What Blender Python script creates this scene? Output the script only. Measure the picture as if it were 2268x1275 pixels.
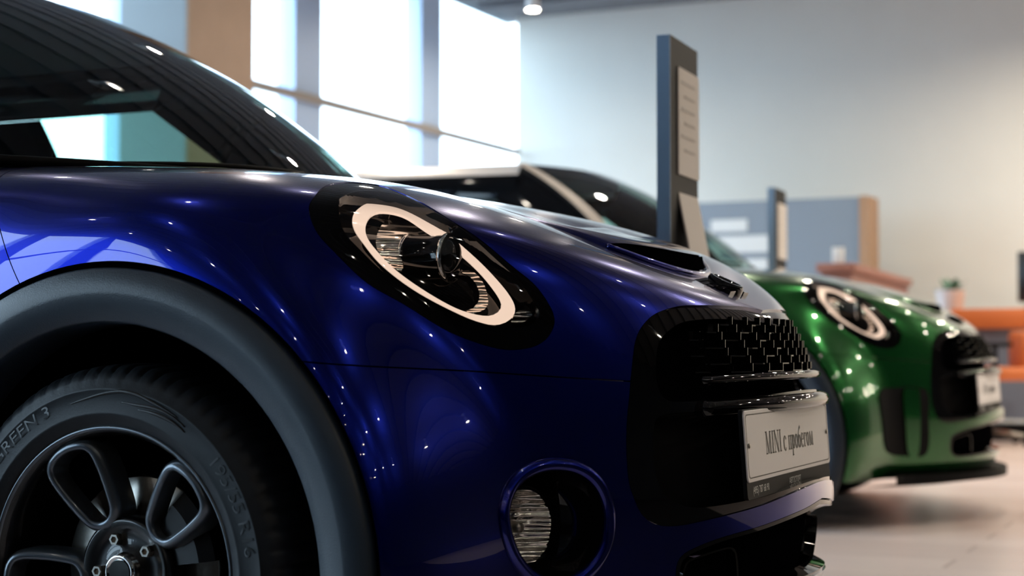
import bpy, bmesh, math, random
import numpy as np
from mathutils import Vector, Matrix
from mathutils.bvhtree import BVHTree

# ------------------------------------------------------------------ scene, camera, world, exposure
scene = bpy.context.scene
COL = scene.collection
for o in list(bpy.data.objects):
    bpy.data.objects.remove(o)
rng = random.Random(7)

W_PX, H_PX = 2268.0, 1275.0
FPX = 3670.0                       # focal length in pixels
YAW = math.radians(24.7)
PITCH = math.atan((770.0 - 637.5) / FPX)
CAM = np.array([1.574, -2.83, 0.64])
F0 = np.array([-math.sin(YAW), math.cos(YAW), 0.0])
RV = np.array([math.cos(YAW), math.sin(YAW), 0.0])
ZV = np.array([0.0, 0.0, 1.0])
FV = F0 * math.cos(PITCH) + ZV * math.sin(PITCH)
UV = -F0 * math.sin(PITCH) + ZV * math.cos(PITCH)

cam_data = bpy.data.cameras.new('camera')
cam = bpy.data.objects.new('camera', cam_data)
COL.objects.link(cam)
cam_data.sensor_width = 36.0
cam_data.lens = FPX / W_PX * 36.0
cam_data.clip_start = 0.05
cam_data.clip_end = 200
cam.matrix_world = Matrix(((RV[0], UV[0], -FV[0], CAM[0]), (RV[1], UV[1], -FV[1], CAM[1]),
                           (RV[2], UV[2], -FV[2], CAM[2]), (0, 0, 0, 1)))
cam_data.dof.use_dof = True
cam_data.dof.focus_distance = 2.66
cam_data.dof.aperture_fstop = 3.4
scene.camera = cam

world = bpy.data.worlds.new('overcast_sky')
scene.world = world
world.use_nodes = True
bg = world.node_tree.nodes['Background']
bg.inputs['Color'].default_value = (0.66, 0.83, 1.0, 1)
bg.inputs['Strength'].default_value = 3.0

vs = scene.view_settings
vs.view_transform = 'Standard'
vs.look = 'None'
vs.gamma = 1.0
vs.exposure = 1.38
vs.use_curve_mapping = False

# ------------------------------------------------------------------ pixel helpers
def ray(px, py):
    return FV + RV * ((px - W_PX / 2) / FPX) + UV * ((H_PX / 2 - py) / FPX)

def on_axis(px, py, axis, val):
    d = ray(px, py)
    return CAM + d * ((val - CAM[axis]) / d[axis])

def project(P):
    v = np.asarray(P) - CAM
    d = v @ FV
    return np.stack([W_PX / 2 + FPX * (v @ RV) / d, H_PX / 2 - FPX * (v @ UV) / d], -1)

# ------------------------------------------------------------------ materials
def new_mat(name):
    m = bpy.data.materials.new(name)
    m.use_nodes = True
    return m, m.node_tree.nodes, m.node_tree.links, m.node_tree.nodes['Principled BSDF']

def mat(name, col, rough=0.5, metal=0.0, coat=0.0, coat_rough=0.03, spec=0.5, emit=None, emit_s=0.0, noise=0.0, nscale=40.0, bump=0.0, trans=0.0, ior=1.45, alpha=1.0):
    m, N, L, b = new_mat(name)
    b.inputs['Base Color'].default_value = (*col, 1)
    b.inputs['Roughness'].default_value = rough
    b.inputs['Metallic'].default_value = metal
    b.inputs['Coat Weight'].default_value = coat
    b.inputs['Coat Roughness'].default_value = coat_rough
    b.inputs['Specular IOR Level'].default_value = spec
    b.inputs['Transmission Weight'].default_value = trans
    b.inputs['IOR'].default_value = ior
    b.inputs['Alpha'].default_value = alpha
    if emit:
        b.inputs['Emission Color'].default_value = (*emit, 1)
        b.inputs['Emission Strength'].default_value = emit_s
    if noise or bump:
        tc = N.new('ShaderNodeTexCoord')
        nz = N.new('ShaderNodeTexNoise')
        nz.inputs['Scale'].default_value = nscale
        nz.inputs['Detail'].default_value = 4
        L.new(tc.outputs['Object'], nz.inputs['Vector'])
        if noise:
            hs = N.new('ShaderNodeMix'); hs.data_type = 'RGBA'; hs.blend_type = 'MULTIPLY'
            hs.inputs['Factor'].default_value = noise
            hs.inputs[6].default_value = (*col, 1)
            L.new(nz.outputs['Color'], hs.inputs[7])
            gr = N.new('ShaderNodeRGBToBW')
            L.new(nz.outputs['Color'], gr.inputs[0])
            rp = N.new('ShaderNodeMapRange')
            rp.inputs['To Min'].default_value = 0.4; rp.inputs['To Max'].default_value = 1.6
            L.new(gr.outputs[0], rp.inputs['Value'])
            L.new(rp.outputs[0], hs.inputs[7])
            L.new(hs.outputs[2], b.inputs['Base Color'])
        if bump:
            bp = N.new('ShaderNodeBump'); bp.inputs['Strength'].default_value = bump
            bp.inputs['Distance'].default_value = 0.002
            L.new(nz.outputs['Fac'], bp.inputs['Height'])
            L.new(bp.outputs[0], b.inputs['Normal'])
    return m

def glass_mat(name, tint, refl=1.0, rough=0.0):
    """thin pane: tinted transparent with fresnel reflection"""
    m, N, L, b = new_mat(name)
    out = N['Material Output']
    tr = N.new('ShaderNodeBsdfTransparent'); tr.inputs[0].default_value = (*tint, 1)
    gl = N.new('ShaderNodeBsdfGlossy'); gl.inputs['Roughness'].default_value = rough
    ge = N.new('ShaderNodeNewGeometry')
    dt = N.new('ShaderNodeVectorMath'); dt.operation = 'DOT_PRODUCT'
    L.new(ge.outputs['Normal'], dt.inputs[0]); L.new(ge.outputs['Incoming'], dt.inputs[1])
    ab = N.new('ShaderNodeMath'); ab.operation = 'ABSOLUTE'; L.new(dt.outputs['Value'], ab.inputs[0])
    om = N.new('ShaderNodeMath'); om.operation = 'SUBTRACT'; om.inputs[0].default_value = 1.0; L.new(ab.outputs[0], om.inputs[1])
    pw = N.new('ShaderNodeMath'); pw.operation = 'POWER'; pw.inputs[1].default_value = 5.0; L.new(om.outputs[0], pw.inputs[0])
    fr = N.new('ShaderNodeMath'); fr.operation = 'MULTIPLY_ADD'; fr.inputs[1].default_value = 0.94; fr.inputs[2].default_value = 0.06
    L.new(pw.outputs[0], fr.inputs[0])
    mul = N.new('ShaderNodeMath'); mul.operation = 'MULTIPLY'; mul.inputs[1].default_value = refl
    mx = N.new('ShaderNodeMixShader')
    L.new(fr.outputs[0], mul.inputs[0]); L.new(mul.outputs[0], mx.inputs[0])
    L.new(tr.outputs[0], mx.inputs[1]); L.new(gl.outputs[0], mx.inputs[2])
    L.new(mx.outputs[0], out.inputs['Surface'])
    return m

def paint_mat(name, col, flake):
    m, N, L, b = new_mat(name)
    tc = N.new('ShaderNodeTexCoord')
    vz = N.new('ShaderNodeTexVoronoi'); vz.inputs['Scale'].default_value = 1500
    L.new(tc.outputs['Object'], vz.inputs['Vector'])
    mx = N.new('ShaderNodeMix'); mx.data_type = 'RGBA'
    mx.inputs[6].default_value = (*col, 1); mx.inputs[7].default_value = (*flake, 1)
    rp = N.new('ShaderNodeMapRange'); rp.inputs['From Min'].default_value = 0.2; rp.inputs['From Max'].default_value = 0.9
    rp.inputs['To Min'].default_value = 0.0; rp.inputs['To Max'].default_value = 0.35
    L.new(vz.outputs['Distance'], rp.inputs['Value']); L.new(rp.outputs[0], mx.inputs[0])
    L.new(mx.outputs[2], b.inputs['Base Color'])
    b.inputs['Metallic'].default_value = 0.92
    b.inputs['Roughness'].default_value = 0.24
    b.inputs['Coat Weight'].default_value = 1.0
    b.inputs['Coat Roughness'].default_value = 0.015
    return m

M = {}
M['blue'] = paint_mat('blue_metallic_paint', (0.0003, 0.0042, 0.155), (0.001, 0.018, 0.35))
M['green'] = paint_mat('green_metallic_paint', (0.003, 0.085, 0.014), (0.010, 0.18, 0.032))
M['green'].node_tree.nodes['Principled BSDF'].inputs['Metallic'].default_value = 0.75
M['black_gloss'] = mat('gloss_black_plastic', (0.0025, 0.0025, 0.003), 0.3, coat=1.0, spec=0.0)
M['black_matte'] = mat('matte_black_plastic', (0.006, 0.006, 0.007), 0.6, spec=0.12)
M['trim'] = mat('grained_charcoal_plastic', (0.020, 0.030, 0.043), 0.34, spec=0.5, bump=0.2, nscale=500)
M['rubber'] = mat('tyre_rubber', (0.006, 0.008, 0.011), 0.45, spec=0.32, bump=0.1, nscale=300)
M['rubber_mark'] = mat('tyre_raised_lettering', (0.016, 0.018, 0.021), 0.4)
M['rim'] = mat('charcoal_alloy', (0.085, 0.10, 0.12), 0.30, metal=0.75, coat=0.6)
M['rim_dark'] = mat('black_alloy', (0.004, 0.0045, 0.0055), 0.3, metal=0.4, coat=0.5)
M['chrome'] = mat('chrome', (0.85, 0.85, 0.84), 0.06, metal=1.0)
def reflector_mat():
    m, N, L, b = new_mat('ribbed_lamp_reflector')
    b.inputs['Base Color'].default_value = (0.86, 0.82, 0.76, 1); b.inputs['Metallic'].default_value = 1.0
    b.inputs['Roughness'].default_value = 0.16
    tc = N.new('ShaderNodeTexCoord'); wv = N.new('ShaderNodeTexWave'); wv.bands_direction = 'Z'
    wv.inputs['Scale'].default_value = 24; wv.inputs['Distortion'].default_value = 1.0
    L.new(tc.outputs['Object'], wv.inputs['Vector'])
    bp = N.new('ShaderNodeBump'); bp.inputs['Strength'].default_value = 1.0; bp.inputs['Distance'].default_value = 0.003
    L.new(wv.outputs['Fac'], bp.inputs['Height']); L.new(bp.outputs[0], b.inputs['Normal'])
    return m
M['reflector'] = reflector_mat()
M['steel'] = mat('brushed_steel', (0.34, 0.32, 0.29), 0.3, metal=1.0, noise=0.4, nscale=200)
M['void'] = mat('black_interior', (0.002, 0.002, 0.003), 0.8, spec=0.0)
M['interior'] = mat('dark_cabin_fabric', (0.02, 0.024, 0.026), 0.85)
M['headliner'] = mat('grey_headliner', (0.05, 0.055, 0.06), 0.9)
M['glass'] = glass_mat('car_glass', (0.58, 0.77, 0.70))
M['clear'] = glass_mat('clear_lens', (0.93, 0.93, 0.93), 0.9)
M['window_glass'] = glass_mat('window_glass', (0.92, 0.96, 0.97), 0.6)
M['drl'] = mat('cream_light_guide', (0.85, 0.66, 0.54), 0.25, coat=0.5, emit=(1.0, 0.74, 0.58), emit_s=0.36)
M['white_plate'] = mat('white_plate_enamel', (0.80, 0.77, 0.80), 0.35)
M['ink'] = mat('black_ink', (0.012, 0.012, 0.013), 0.5)
M['white_ink'] = mat('white_ink', (0.75, 0.75, 0.74), 0.5)
M['roof_black'] = mat('gloss_black_roof', (0.008, 0.008, 0.009), 0.2, coat=0.8)
M['roof_silver'] = mat('pale_silver_roof', (0.72, 0.66, 0.63), 0.3, metal=0.3, coat=0.8)

# ------------------------------------------------------------------ object helpers
def link(o, parent=None):
    COL.objects.link(o)
    if parent is not None:
        o.parent = parent
    return o

def tag(o, label=None, cat=None, group=None, kind=None):
    if label: o['label'] = label
    if cat: o['category'] = cat
    if group: o['group'] = group
    if kind: o['kind'] = kind
    return o

def empty(name, loc=(0, 0, 0), rz=0.0, label=None, cat=None, group=None):
    o = bpy.data.objects.new(name, None)
    o.location = loc
    o.rotation_euler = (0, 0, rz)
    o.empty_display_size = 0.1
    link(o)
    return tag(o, label, cat, group)

def mesh_obj(name, V, F, material, parent=None, smooth=True, normals=None, loc=None):
    me = bpy.data.meshes.new(name)
    me.from_pydata([tuple(map(float, v)) for v in V], [], [tuple(map(int, f)) for f in F])
    me.materials.append(material)
    if smooth:
        me.polygons.foreach_set('use_smooth', [True] * len(me.polygons))
    me.update()
    if normals is not None:
        me.normals_split_custom_set_from_vertices([tuple(map(float, n)) for n in normals])
    o = bpy.data.objects.new(name, me)
    if loc is not None:
        o.location = loc
    return link(o, parent)

def bm_obj(name, bm, material, parent=None, smooth=False, angle=None, loc=None):
    bmesh.ops.recalc_face_normals(bm, faces=bm.faces)
    me = bpy.data.meshes.new(name)
    bm.to_mesh(me); bm.free()
    me.materials.append(material)
    if smooth:
        me.polygons.foreach_set('use_smooth', [True] * len(me.polygons))
        me.set_sharp_from_angle(angle=math.radians(angle or 35))
    o = bpy.data.objects.new(name, me)
    if loc is not None:
        o.location = loc
    return link(o, parent)

def add_box(bm, c, s, rz=0.0, bevel=0.0):
    r = bmesh.ops.create_cube(bm, size=1.0)
    vs_ = r['verts']
    Mx = Matrix.Translation(Vector(c)) @ Matrix.Rotation(rz, 4, 'Z') @ Matrix.Diagonal((*s, 1))
    bmesh.ops.transform(bm, matrix=Mx, verts=vs_)
    if bevel:
        es = list({e for v in vs_ for e in v.link_edges})
        bmesh.ops.bevel(bm, geom=es, offset=bevel, segments=2, affect='EDGES', profile=0.5)

def box(name, c, s, material, parent=None, rz=0.0, bevel=0.0):
    bm = bmesh.new()
    add_box(bm, (0, 0, 0), s, 0, bevel)
    o = bm_obj(name, bm, material, parent, smooth=bool(bevel), angle=50, loc=c)
    o.rotation_euler = (0, 0, rz)
    return o

def lathe(profile, seg, axis='y', a0=0.0, a1=2 * math.pi, closed=False):
    """profile: list of (r, h); revolve about axis; returns V,F"""
    full = abs((a1 - a0) - 2 * math.pi) < 1e-6
    n = seg if full else seg + 1
    V, F = [], []
    for i in range(n):
        a = a0 + (a1 - a0) * i / seg
        for r, h in profile:
            if axis == 'y': V.append((r * math.cos(a), h, r * math.sin(a)))
            elif axis == 'x': V.append((h, r * math.cos(a), r * math.sin(a)))
            else: V.append((r * math.cos(a), r * math.sin(a), h))
    m = len(profile)
    mm = m if closed else m - 1
    for i in range(seg):
        j = (i + 1) % n
        for k in range(mm):
            k2 = (k + 1) % m
            F.append((i * m + k, j * m + k, j * m + k2, i * m + k2))
    return V, F

def tube(path, rad, sides=8, closed=False, flat=1.0):
    """sweep an elliptical section along a 3-D path; rad number or list"""
    P = [Vector(p) for p in path]
    n = len(P)
    V, F = [], []
    up = Vector((0, 0, 1))
    for i in range(n):
        a = P[(i - 1) % n] if (closed or i > 0) else P[i]
        b = P[(i + 1) % n] if (closed or i < n - 1) else P[i]
        t = (b - a).normalized()
        if i == 0:
            u = up if abs(t.dot(up)) < 0.95 else Vector((1, 0, 0))
            s = t.cross(u).normalized()
        else:
            s = (s - t * s.dot(t)).normalized()        # carried along, so the section never twists
        w = s.cross(t).normalized()
        r = rad[i] if isinstance(rad, (list, tuple)) else rad
        for k in range(sides):
            c = 2 * math.pi * k / sides
            V.append(P[i] + s * (r * math.cos(c)) + w * (r * flat * math.sin(c)))
    for i in range(n if closed else n - 1):
        j = (i + 1) % n
        for k in range(sides):
            l = (k + 1) % sides
            F.append((i * sides + k, i * sides + l, j * sides + l, j * sides + k))
    if not closed:
        F.append(tuple(range(sides - 1, -1, -1)))
        F.append(tuple(range((n - 1) * sides, n * sides)))
    return V, F

def grid(fn, nu, nv):
    V = [fn(i / (nu - 1), j / (nv - 1)) for i in range(nu) for j in range(nv)]
    F = [(i * nv + j, (i + 1) * nv + j, (i + 1) * nv + j + 1, i * nv + j + 1) for i in range(nu - 1) for j in range(nv - 1)]
    return V, F

def spline_closed(pts, n=14):
    P = np.array(pts, float); m = len(P); out = []
    for i in range(m):
        p0, p1, p2, p3 = P[i - 1], P[i], P[(i + 1) % m], P[(i + 2) % m]
        for k in range(n):
            t = k / n
            out.append(0.5 * ((2 * p1) + (-p0 + p2) * t + (2 * p0 - 5 * p1 + 4 * p2 - p3) * t * t + (-p0 + 3 * p1 - 3 * p2 + p3) * t ** 3))
    return np.array(out)

def spline_open(pts, n=10):
    P = np.array(pts, float); m = len(P); out = []
    for i in range(m - 1):
        p1, p2 = P[i], P[i + 1]
        p0 = P[i - 1] if i > 0 else 2 * p1 - p2
        p3 = P[i + 2] if i + 2 < m else 2 * p2 - p1
        for k in range(n):
            t = k / n
            out.append(0.5 * ((2 * p1) + (-p0 + p2) * t + (2 * p0 - 5 * p1 + 4 * p2 - p3) * t * t + (-p0 + 3 * p1 - 3 * p2 + p3) * t ** 3))
    out.append(P[-1])
    return np.array(out)

def sdf(poly, pts):
    """signed distance to closed polygon (negative inside), both 2-D"""
    out = np.full(len(pts), 1e3)
    lo = poly.min(0) - 60; hi = poly.max(0) + 60
    idx = np.where(((pts > lo) & (pts < hi)).all(1))[0]
    if len(idx) == 0:
        return out
    A = poly; B = np.roll(poly, -1, 0); D = B - A
    L2 = (D ** 2).sum(1) + 1e-9
    for s in range(0, len(idx), 4000):
        ii = idx[s:s + 4000]
        p = pts[ii][:, None, :]
        t = np.clip(((p - A) * D).sum(2) / L2, 0, 1)
        q = A + D * t[..., None]
        d = np.sqrt(((p - q) ** 2).sum(2)).min(1)
        y = p[..., 1]; x = p[..., 0]
        c = ((A[:, 1] > y) != (B[:, 1] > y))
        xi = A[:, 0] + (y - A[:, 1]) * D[:, 0] / np.where(abs(D[:, 1]) < 1e-9, 1e-9, D[:, 1])
        inside = ((c & (x < xi)).sum(1) % 2) == 1
        out[ii] = np.where(inside, -d, d)
    return out

def nat_spline(ts, ys, x):
    """natural cubic spline through (ts, ys[k]) rows evaluated at x"""
    ts = np.asarray(ts, float); ys = np.asarray(ys, float)
    n = len(ts); h = np.diff(ts)
    A = np.zeros((n, n)); A[0, 0] = A[-1, -1] = 1
    shp = (n,) + ys.shape[1:]
    r = np.zeros(shp)
    for i in range(1, n - 1):
        A[i, i - 1] = h[i - 1]; A[i, i] = 2 * (h[i - 1] + h[i]); A[i, i + 1] = h[i]
        r[i] = 6 * ((ys[i + 1] - ys[i]) / h[i] - (ys[i] - ys[i - 1]) / h[i - 1])
    m = np.linalg.solve(A, r.reshape(n, -1)).reshape(shp)
    k = np.clip(np.searchsorted(ts, x) - 1, 0, n - 2)
    hh = h[k]; a = (ts[k + 1] - x) / hh; b = (x - ts[k]) / hh
    ex = (slice(None),) + (None,) * (ys.ndim - 1)
    a, b, hh = a[ex], b[ex], hh[ex]
    return a * ys[k] + b * ys[k + 1] + ((a ** 3 - a) * m[k] + (b ** 3 - b) * m[k + 1]) * hh ** 2 / 6

# ------------------------------------------------------------------ car body surface (front axle centre on the floor = origin, nose towards +x)
#        b     xa    xf    k1   k2    zr    za    zm    zf
ROWS = [(.780, .00, .790, .38, .40, .170, .170, .170, .170),
        (.815, .00, .836, .38, .40, .230, .230, .225, .220),
        (.830, .00, .858, .38, .40, .320, .320, .315, .310),
        (.835, .00, .860, .38, .40, .420, .420, .415, .410),
        (.835, .00, .848, .38, .40, .520, .520, .515, .510),
        (.835, .00, .828, .40, .42, .620, .620, .610, .600),
        (.835, .00, .802, .42, .43, .720, .720, .700, .655),
        (.830, .00, .772, .45, .44, .805, .800, .766, .694),
        (.810, .00, .733, .48, .44, .872, .862, .810, .722),
        (.765, .00, .682, .50, .44, .919, .898, .837, .748),
        (.690, -.02, .618, .50, .44, .943, .921, .862, .776),
        (.560, -.05, .512, .50, .45, .961, .939, .891, .818),
        (.380, -.10, .365, .50, .45, .973, .951, .920, .869),
        (.190, -.15, .195, .50, .45, .979, .960, .943, .917),
        (.000, -.20, .020, .50, .50, .981, .966, .958, .953)]
ARCH_C = (0.0, 0.305)
ARCH_R = 0.458
REAR_AXLE = -2.495

def smooth01(t):
    t = np.clip(t, 0, 1)
    return t * t * t * (t * (6 * t - 15) + 10)

def body_grid(nf=150, ns=70, nb=30, nv=170):
    R = np.array(ROWS)
    kk = np.arange(len(R))
    # spread v samples by front arc length so spacing is even
    v = np.linspace(0, len(R) - 1, nv)
    P = nat_spline(kk, R, v)
    b, xa, xf, k1, k2, zr, za, zm, zf = [P[:, i][:, None] for i in range(9)]
    b = np.maximum(b, 0)
    # front bezier
    t = np.linspace(0, 1, nf)[None, :]
    B0, B1, B2, B3 = (1 - t) ** 3, 3 * t * (1 - t) ** 2, 3 * t * t * (1 - t), t ** 3
    a = xf - xa
    X1 = xa * B0 + (xa + k1 * a) * B1 + xf * B2 + xf * B3
    Y1 = -b * (B0 + B1 + (1 - k2) * B2)
    # straight part
    s = np.linspace(0, 1, ns + 1)[None, :-1]
    s = s ** 0.7
    X0 = -2.45 + (xa + 2.45) * s
    Y0 = -b * np.ones_like(X0)
    # rear bezier
    tb = np.linspace(1, 0, nb + 1)[None, :-1]
    C0, C1, C2, C3 = (1 - tb) ** 3, 3 * tb * (1 - tb) ** 2, 3 * tb * tb * (1 - tb), tb ** 3
    xe = -3.03 - 0.02 * np.sin(v / 10 * math.pi)[:, None]
    Xb = -2.45 * C0 + (-2.45 + .45 * (xe + 2.45)) * C1 + xe * C2 + xe * C3
    Yb = -b * (C0 + C1 + 0.3 * C2)
    # z along the row: knots s=-1 (x=-.75), 0 (anchor), .5, 1
    def zcurve(q):
        # hermite through the 4 knots, monotone-ish
        ts = np.array([-1.0, 0.0, 0.5, 1.0, 1.5, 2.0, 3.0])   # mirrored knots keep the centre line level
        ys = np.concatenate([zr, za, zm, zf, zm, za, zr], 1).T
        return nat_spline(ts, ys, np.clip(q, -1, 1)).T       # nv x n
    Z1 = zcurve(t[0])
    q0 = (X0 - xa) / (xa + 0.75)
    ts = np.array([-1.0, 0.0, 0.5, 1.0, 1.5, 2.0, 3.0])
    ys = np.concatenate([zr, za, zm, zf, zm, za, zr], 1)
    Z0 = np.empty_like(X0)
    for i in range(nv):
        Z0[i] = nat_spline(ts, ys[i], np.clip(q0[i], -1, 0))
    Zb = np.repeat(zr, nb, 1)
    X = np.concatenate([Xb, X0, X1], 1); Y = np.concatenate([Yb, Y0, Y1], 1); Z = np.concatenate([Zb, Z0, Z1], 1)
    # flares round both wheel arches
    for cx, amp in ((ARCH_C[0], 1.0), (REAR_AXLE, 1.0)):
        r = np.hypot(X - cx, Z - ARCH_C[1])
        w = 1 - smooth01((r - 0.44) / 0.17)
        tgt = -0.848
        ok = (Y < -0.45) & (Y > tgt - 0.02)
        Y = np.where(ok, Y + w * amp * (tgt - Y) * smooth01((-Y - 0.45) / 0.2), Y)
    G = np.stack([X, Y, Z], -1)
    du = np.gradient(G, axis=1); dv = np.gradient(G, axis=0)
    Nn = np.cross(dv, du)
    Nn /= np.linalg.norm(Nn, axis=2, keepdims=True) + 1e-12
    # orient outwards
    sgn = np.sign((Nn * (G - np.array([-0.6, 0, 0.45]))).sum(2))
    if sgn.mean() < 0: Nn = -Nn
    Nn[:, -1, 1] = 0; Nn[:, 0, 1] = 0
    Nn[-1] = (0, 0, 1)
    Nn[-1] = Nn[-2]; Nn[-1, :, 1] = 0
    Nn /= np.linalg.norm(Nn, axis=2, keepdims=True) + 1e-12
    nv_, nu_ = X.shape
    idx = np.arange(nv_ * nu_).reshape(nv_, nu_)
    F = np.stack([idx[:-1, :-1], idx[:-1, 1:], idx[1:, 1:], idx[1:, :-1]], -1).reshape(-1, 4)
    return G.reshape(-1, 3), Nn.reshape(-1, 3), F

BODY_V, BODY_N, BODY_F = body_grid()
BODY_BVH = BVHTree.FromPolygons([Vector(v) for v in BODY_V], [tuple(map(int, f)) for f in BODY_F])

def hit(px, py):
    d = Vector(ray(px, py)).normalized()
    r = BODY_BVH.ray_cast(Vector(CAM), d)
    return (np.array(r[0]), np.array(r[1])) if r[0] is not None else (None, None)

def front_x(y, z):
    r = BODY_BVH.ray_cast(Vector((2.0, -abs(y), z)), Vector((-1, 0, 0)))
    return r[0].x if r[0] is not None else 0.8

def side_y(x, z):
    r = BODY_BVH.ray_cast(Vector((x, -2.0, z)), Vector((0, 1, 0)))
    return r[0].y if r[0] is not None else -0.84

def clip(V, N, F, val):
    """keep the part of the mesh with val <= 0"""
    ins = val <= 0
    newV, newN, cache, out = [], [], {}, []
    base = len(V)
    def cut(i, j):
        key = (i, j) if i < j else (j, i)
        k = cache.get(key)
        if k is None:
            t = val[key[0]] / (val[key[0]] - val[key[1]])
            newV.append(V[key[0]] * (1 - t) + V[key[1]] * t)
            newN.append(N[key[0]] * (1 - t) + N[key[1]] * t)
            k = base + len(newV) - 1
            cache[key] = k
        return k
    for f in F:
        m = [bool(ins[i]) for i in f]
        if all(m):
            out.append(tuple(f)); continue
        if not any(m):
            continue
        poly = []
        n = len(f)
        for a in range(n):
            i, j = f[a], f[(a + 1) % n]
            if m[a]: poly.append(i)
            if m[a] != m[(a + 1) % n]: poly.append(cut(i, j))
        if len(poly) >= 3: out.append(tuple(poly))
    if newV:
        V = np.concatenate([V, np.array(newV)]); N = np.concatenate([N, np.array(newN)])
    return V, N, out

def compact(V, N, F):
    used = sorted({i for f in F for i in f})
    remap = {i: k for k, i in enumerate(used)}
    return V[used], N[used], [tuple(remap[i] for i in f) for f in F]

def body_patch(conds, off=0.0, lip=0.0, mirror=True, bounds=None):
    """conds: functions (V, pixels) -> value, kept where <= 0. off: shift along the normal."""
    V = BODY_V + BODY_N * off; N = BODY_N; F = BODY_F
    if bounds is not None:
        px = project(V)
        k = (px[:, 0] > bounds[0]) & (px[:, 0] < bounds[2]) & (px[:, 1] > bounds[1]) & (px[:, 1] < bounds[3]) & (V[:, 0] > -0.9)
        F = F[k[F].any(1)]
    F = [tuple(map(int, f)) for f in F]
    for c in conds:
        V, N, F = clip(V, N, F, c(V, project(V)))
    V, N, F = compact(V, N, F)
    if lip:
        cnt = {}
        for f in F:
            for a in range(len(f)):
                i, j = f[a], f[(a + 1) % len(f)]
                if (j, i) in cnt: cnt[(j, i)] = None
                else: cnt[(i, j)] = 1
        edges = [e for e, c in cnt.items() if c == 1 and not (abs(V[e[0], 1]) < 1e-3 and abs(V[e[1], 1]) < 1e-3)]
        vi = sorted({i for e in edges for i in e})
        rm = {}
        nv, nn = [], []
        base = len(V)
        # rounded edge: shared ring, then ring inward
        for i in vi:
            rm[i] = base + len(nv)
            nv.append(V[i] - N[i] * lip); nn.append(N[i])
        V = np.concatenate([V, np.array(nv)]) if nv else V
        # side normals
        N2 = np.array(nn) * 0.0
        lf = []
        for (i, j) in edges:
            lf.append((j, i, rm[i], rm[j]))
        # duplicate top ring for crisp edge
        dup = {}
        ex = []
        for i in vi:
            dup[i] = len(V) + len(ex); ex.append(V[i])
        V = np.concatenate([V, np.array(ex)]) if ex else V
        acc = np.zeros((len(V), 3))
        nf = []
        for (j, i, a, b_) in lf:
            q = (dup[j], dup[i], a, b_)
            fn = np.cross(V[q[1]] - V[q[0]], V[q[2]] - V[q[0]])
            for k in q: acc[k] += fn
            nf.append(q)
        Nall = np.concatenate([N, acc[len(N):]])
        ln = np.linalg.norm(Nall, axis=1, keepdims=True); ln[ln == 0] = 1
        N = Nall / ln
        F = F + nf
    if mirror:
        n = len(V)
        V2 = V * np.array([1, -1, 1]); N2 = N * np.array([1, -1, 1])
        F = list(F) + [tuple(n + i for i in reversed(f)) for f in F]
        V = np.concatenate([V, V2]); N = np.concatenate([N, N2])
    ln = np.linalg.norm(N, axis=1, keepdims=True); ln[ln == 0] = 1
    return V, N / ln, F

def largest(V, N, F):
    par = list(range(len(V)))
    key = {}
    for i, v in enumerate(V):
        k = tuple(np.round(v, 6))
        if k in key: par[i] = key[k]
        else: key[k] = i
    def find(i):
        while par[i] != i:
            par[i] = par[par[i]]; i = par[i]
        return i
    for f in F:
        r = find(f[0])
        for j in f[1:]:
            q = find(j)
            if q != r: par[q] = r
    cnt = {}
    for f in F:
        r = find(f[0]); cnt[r] = cnt.get(r, 0) + 1
    best = max(cnt, key=cnt.get)
    return compact(V, N, [f for f in F if find(f[0]) == best])

def inside(poly, grow=0.0):
    return lambda V, px: sdf(poly, px) - grow

def outside(poly, grow=0.0):
    return lambda V, px: -(sdf(poly, px) - grow)

# ------------------------------------------------------------------ the showroom
XW = on_axis(1145, 600, 1, 10.2)[0]       # plane of the window wall
YB = 10.2                                 # plane of the back wall
YF, XR, ZC = -14.0, 9.5, 3.5

def floor_material():
    m, N, L, b = new_mat('pale_wood_floor')
    tc = N.new('ShaderNodeTexCoord')
    mp = N.new('ShaderNodeMapping'); mp.inputs['Scale'].default_value = (0.8, 5.0, 1)
    br = N.new('ShaderNodeTexBrick')
    br.inputs['Color1'].default_value = (0.70, 0.585, 0.555, 1); br.inputs['Color2'].default_value = (0.80, 0.68, 0.65, 1)
    br.inputs['Mortar'].default_value = (0.55, 0.45, 0.42, 1)
    br.inputs['Scale'].default_value = 1.0; br.inputs['Mortar Size'].default_value = 0.006
    br.inputs['Brick Width'].default_value = 1.0; br.inputs['Row Height'].default_value = 1.0
    nz = N.new('ShaderNodeTexNoise'); nz.inputs['Scale'].default_value = 6; nz.inputs['Detail'].default_value = 6
    mp2 = N.new('ShaderNodeMapping'); mp2.inputs['Scale'].default_value = (0.6, 8, 1)
    L.new(tc.outputs['Object'], mp.inputs[0]); L.new(tc.outputs['Object'], mp2.inputs[0])
    L.new(mp.outputs[0], br.inputs['Vector']); L.new(mp2.outputs[0], nz.inputs['Vector'])
    mx = N.new('ShaderNodeMix'); mx.data_type = 'RGBA'; mx.blend_type = 'MULTIPLY'; mx.inputs[0].default_value = 0.45
    L.new(br.outputs['Color'], mx.inputs[6]); L.new(nz.outputs['Color'], mx.inputs[7])
    gr = N.new('ShaderNodeRGBToBW'); L.new(nz.outputs['Color'], gr.inputs[0])
    rp = N.new('ShaderNodeMapRange'); rp.inputs['To Min'].default_value = 0.55; rp.inputs['To Max'].default_value = 1.4
    L.new(gr.outputs[0], rp.inputs['Value']); L.new(rp.outputs[0], mx.inputs[7])
    L.new(mx.outputs[2], b.inputs['Base Color'])
    b.inputs['Roughness'].default_value = 0.28
    return m

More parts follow.
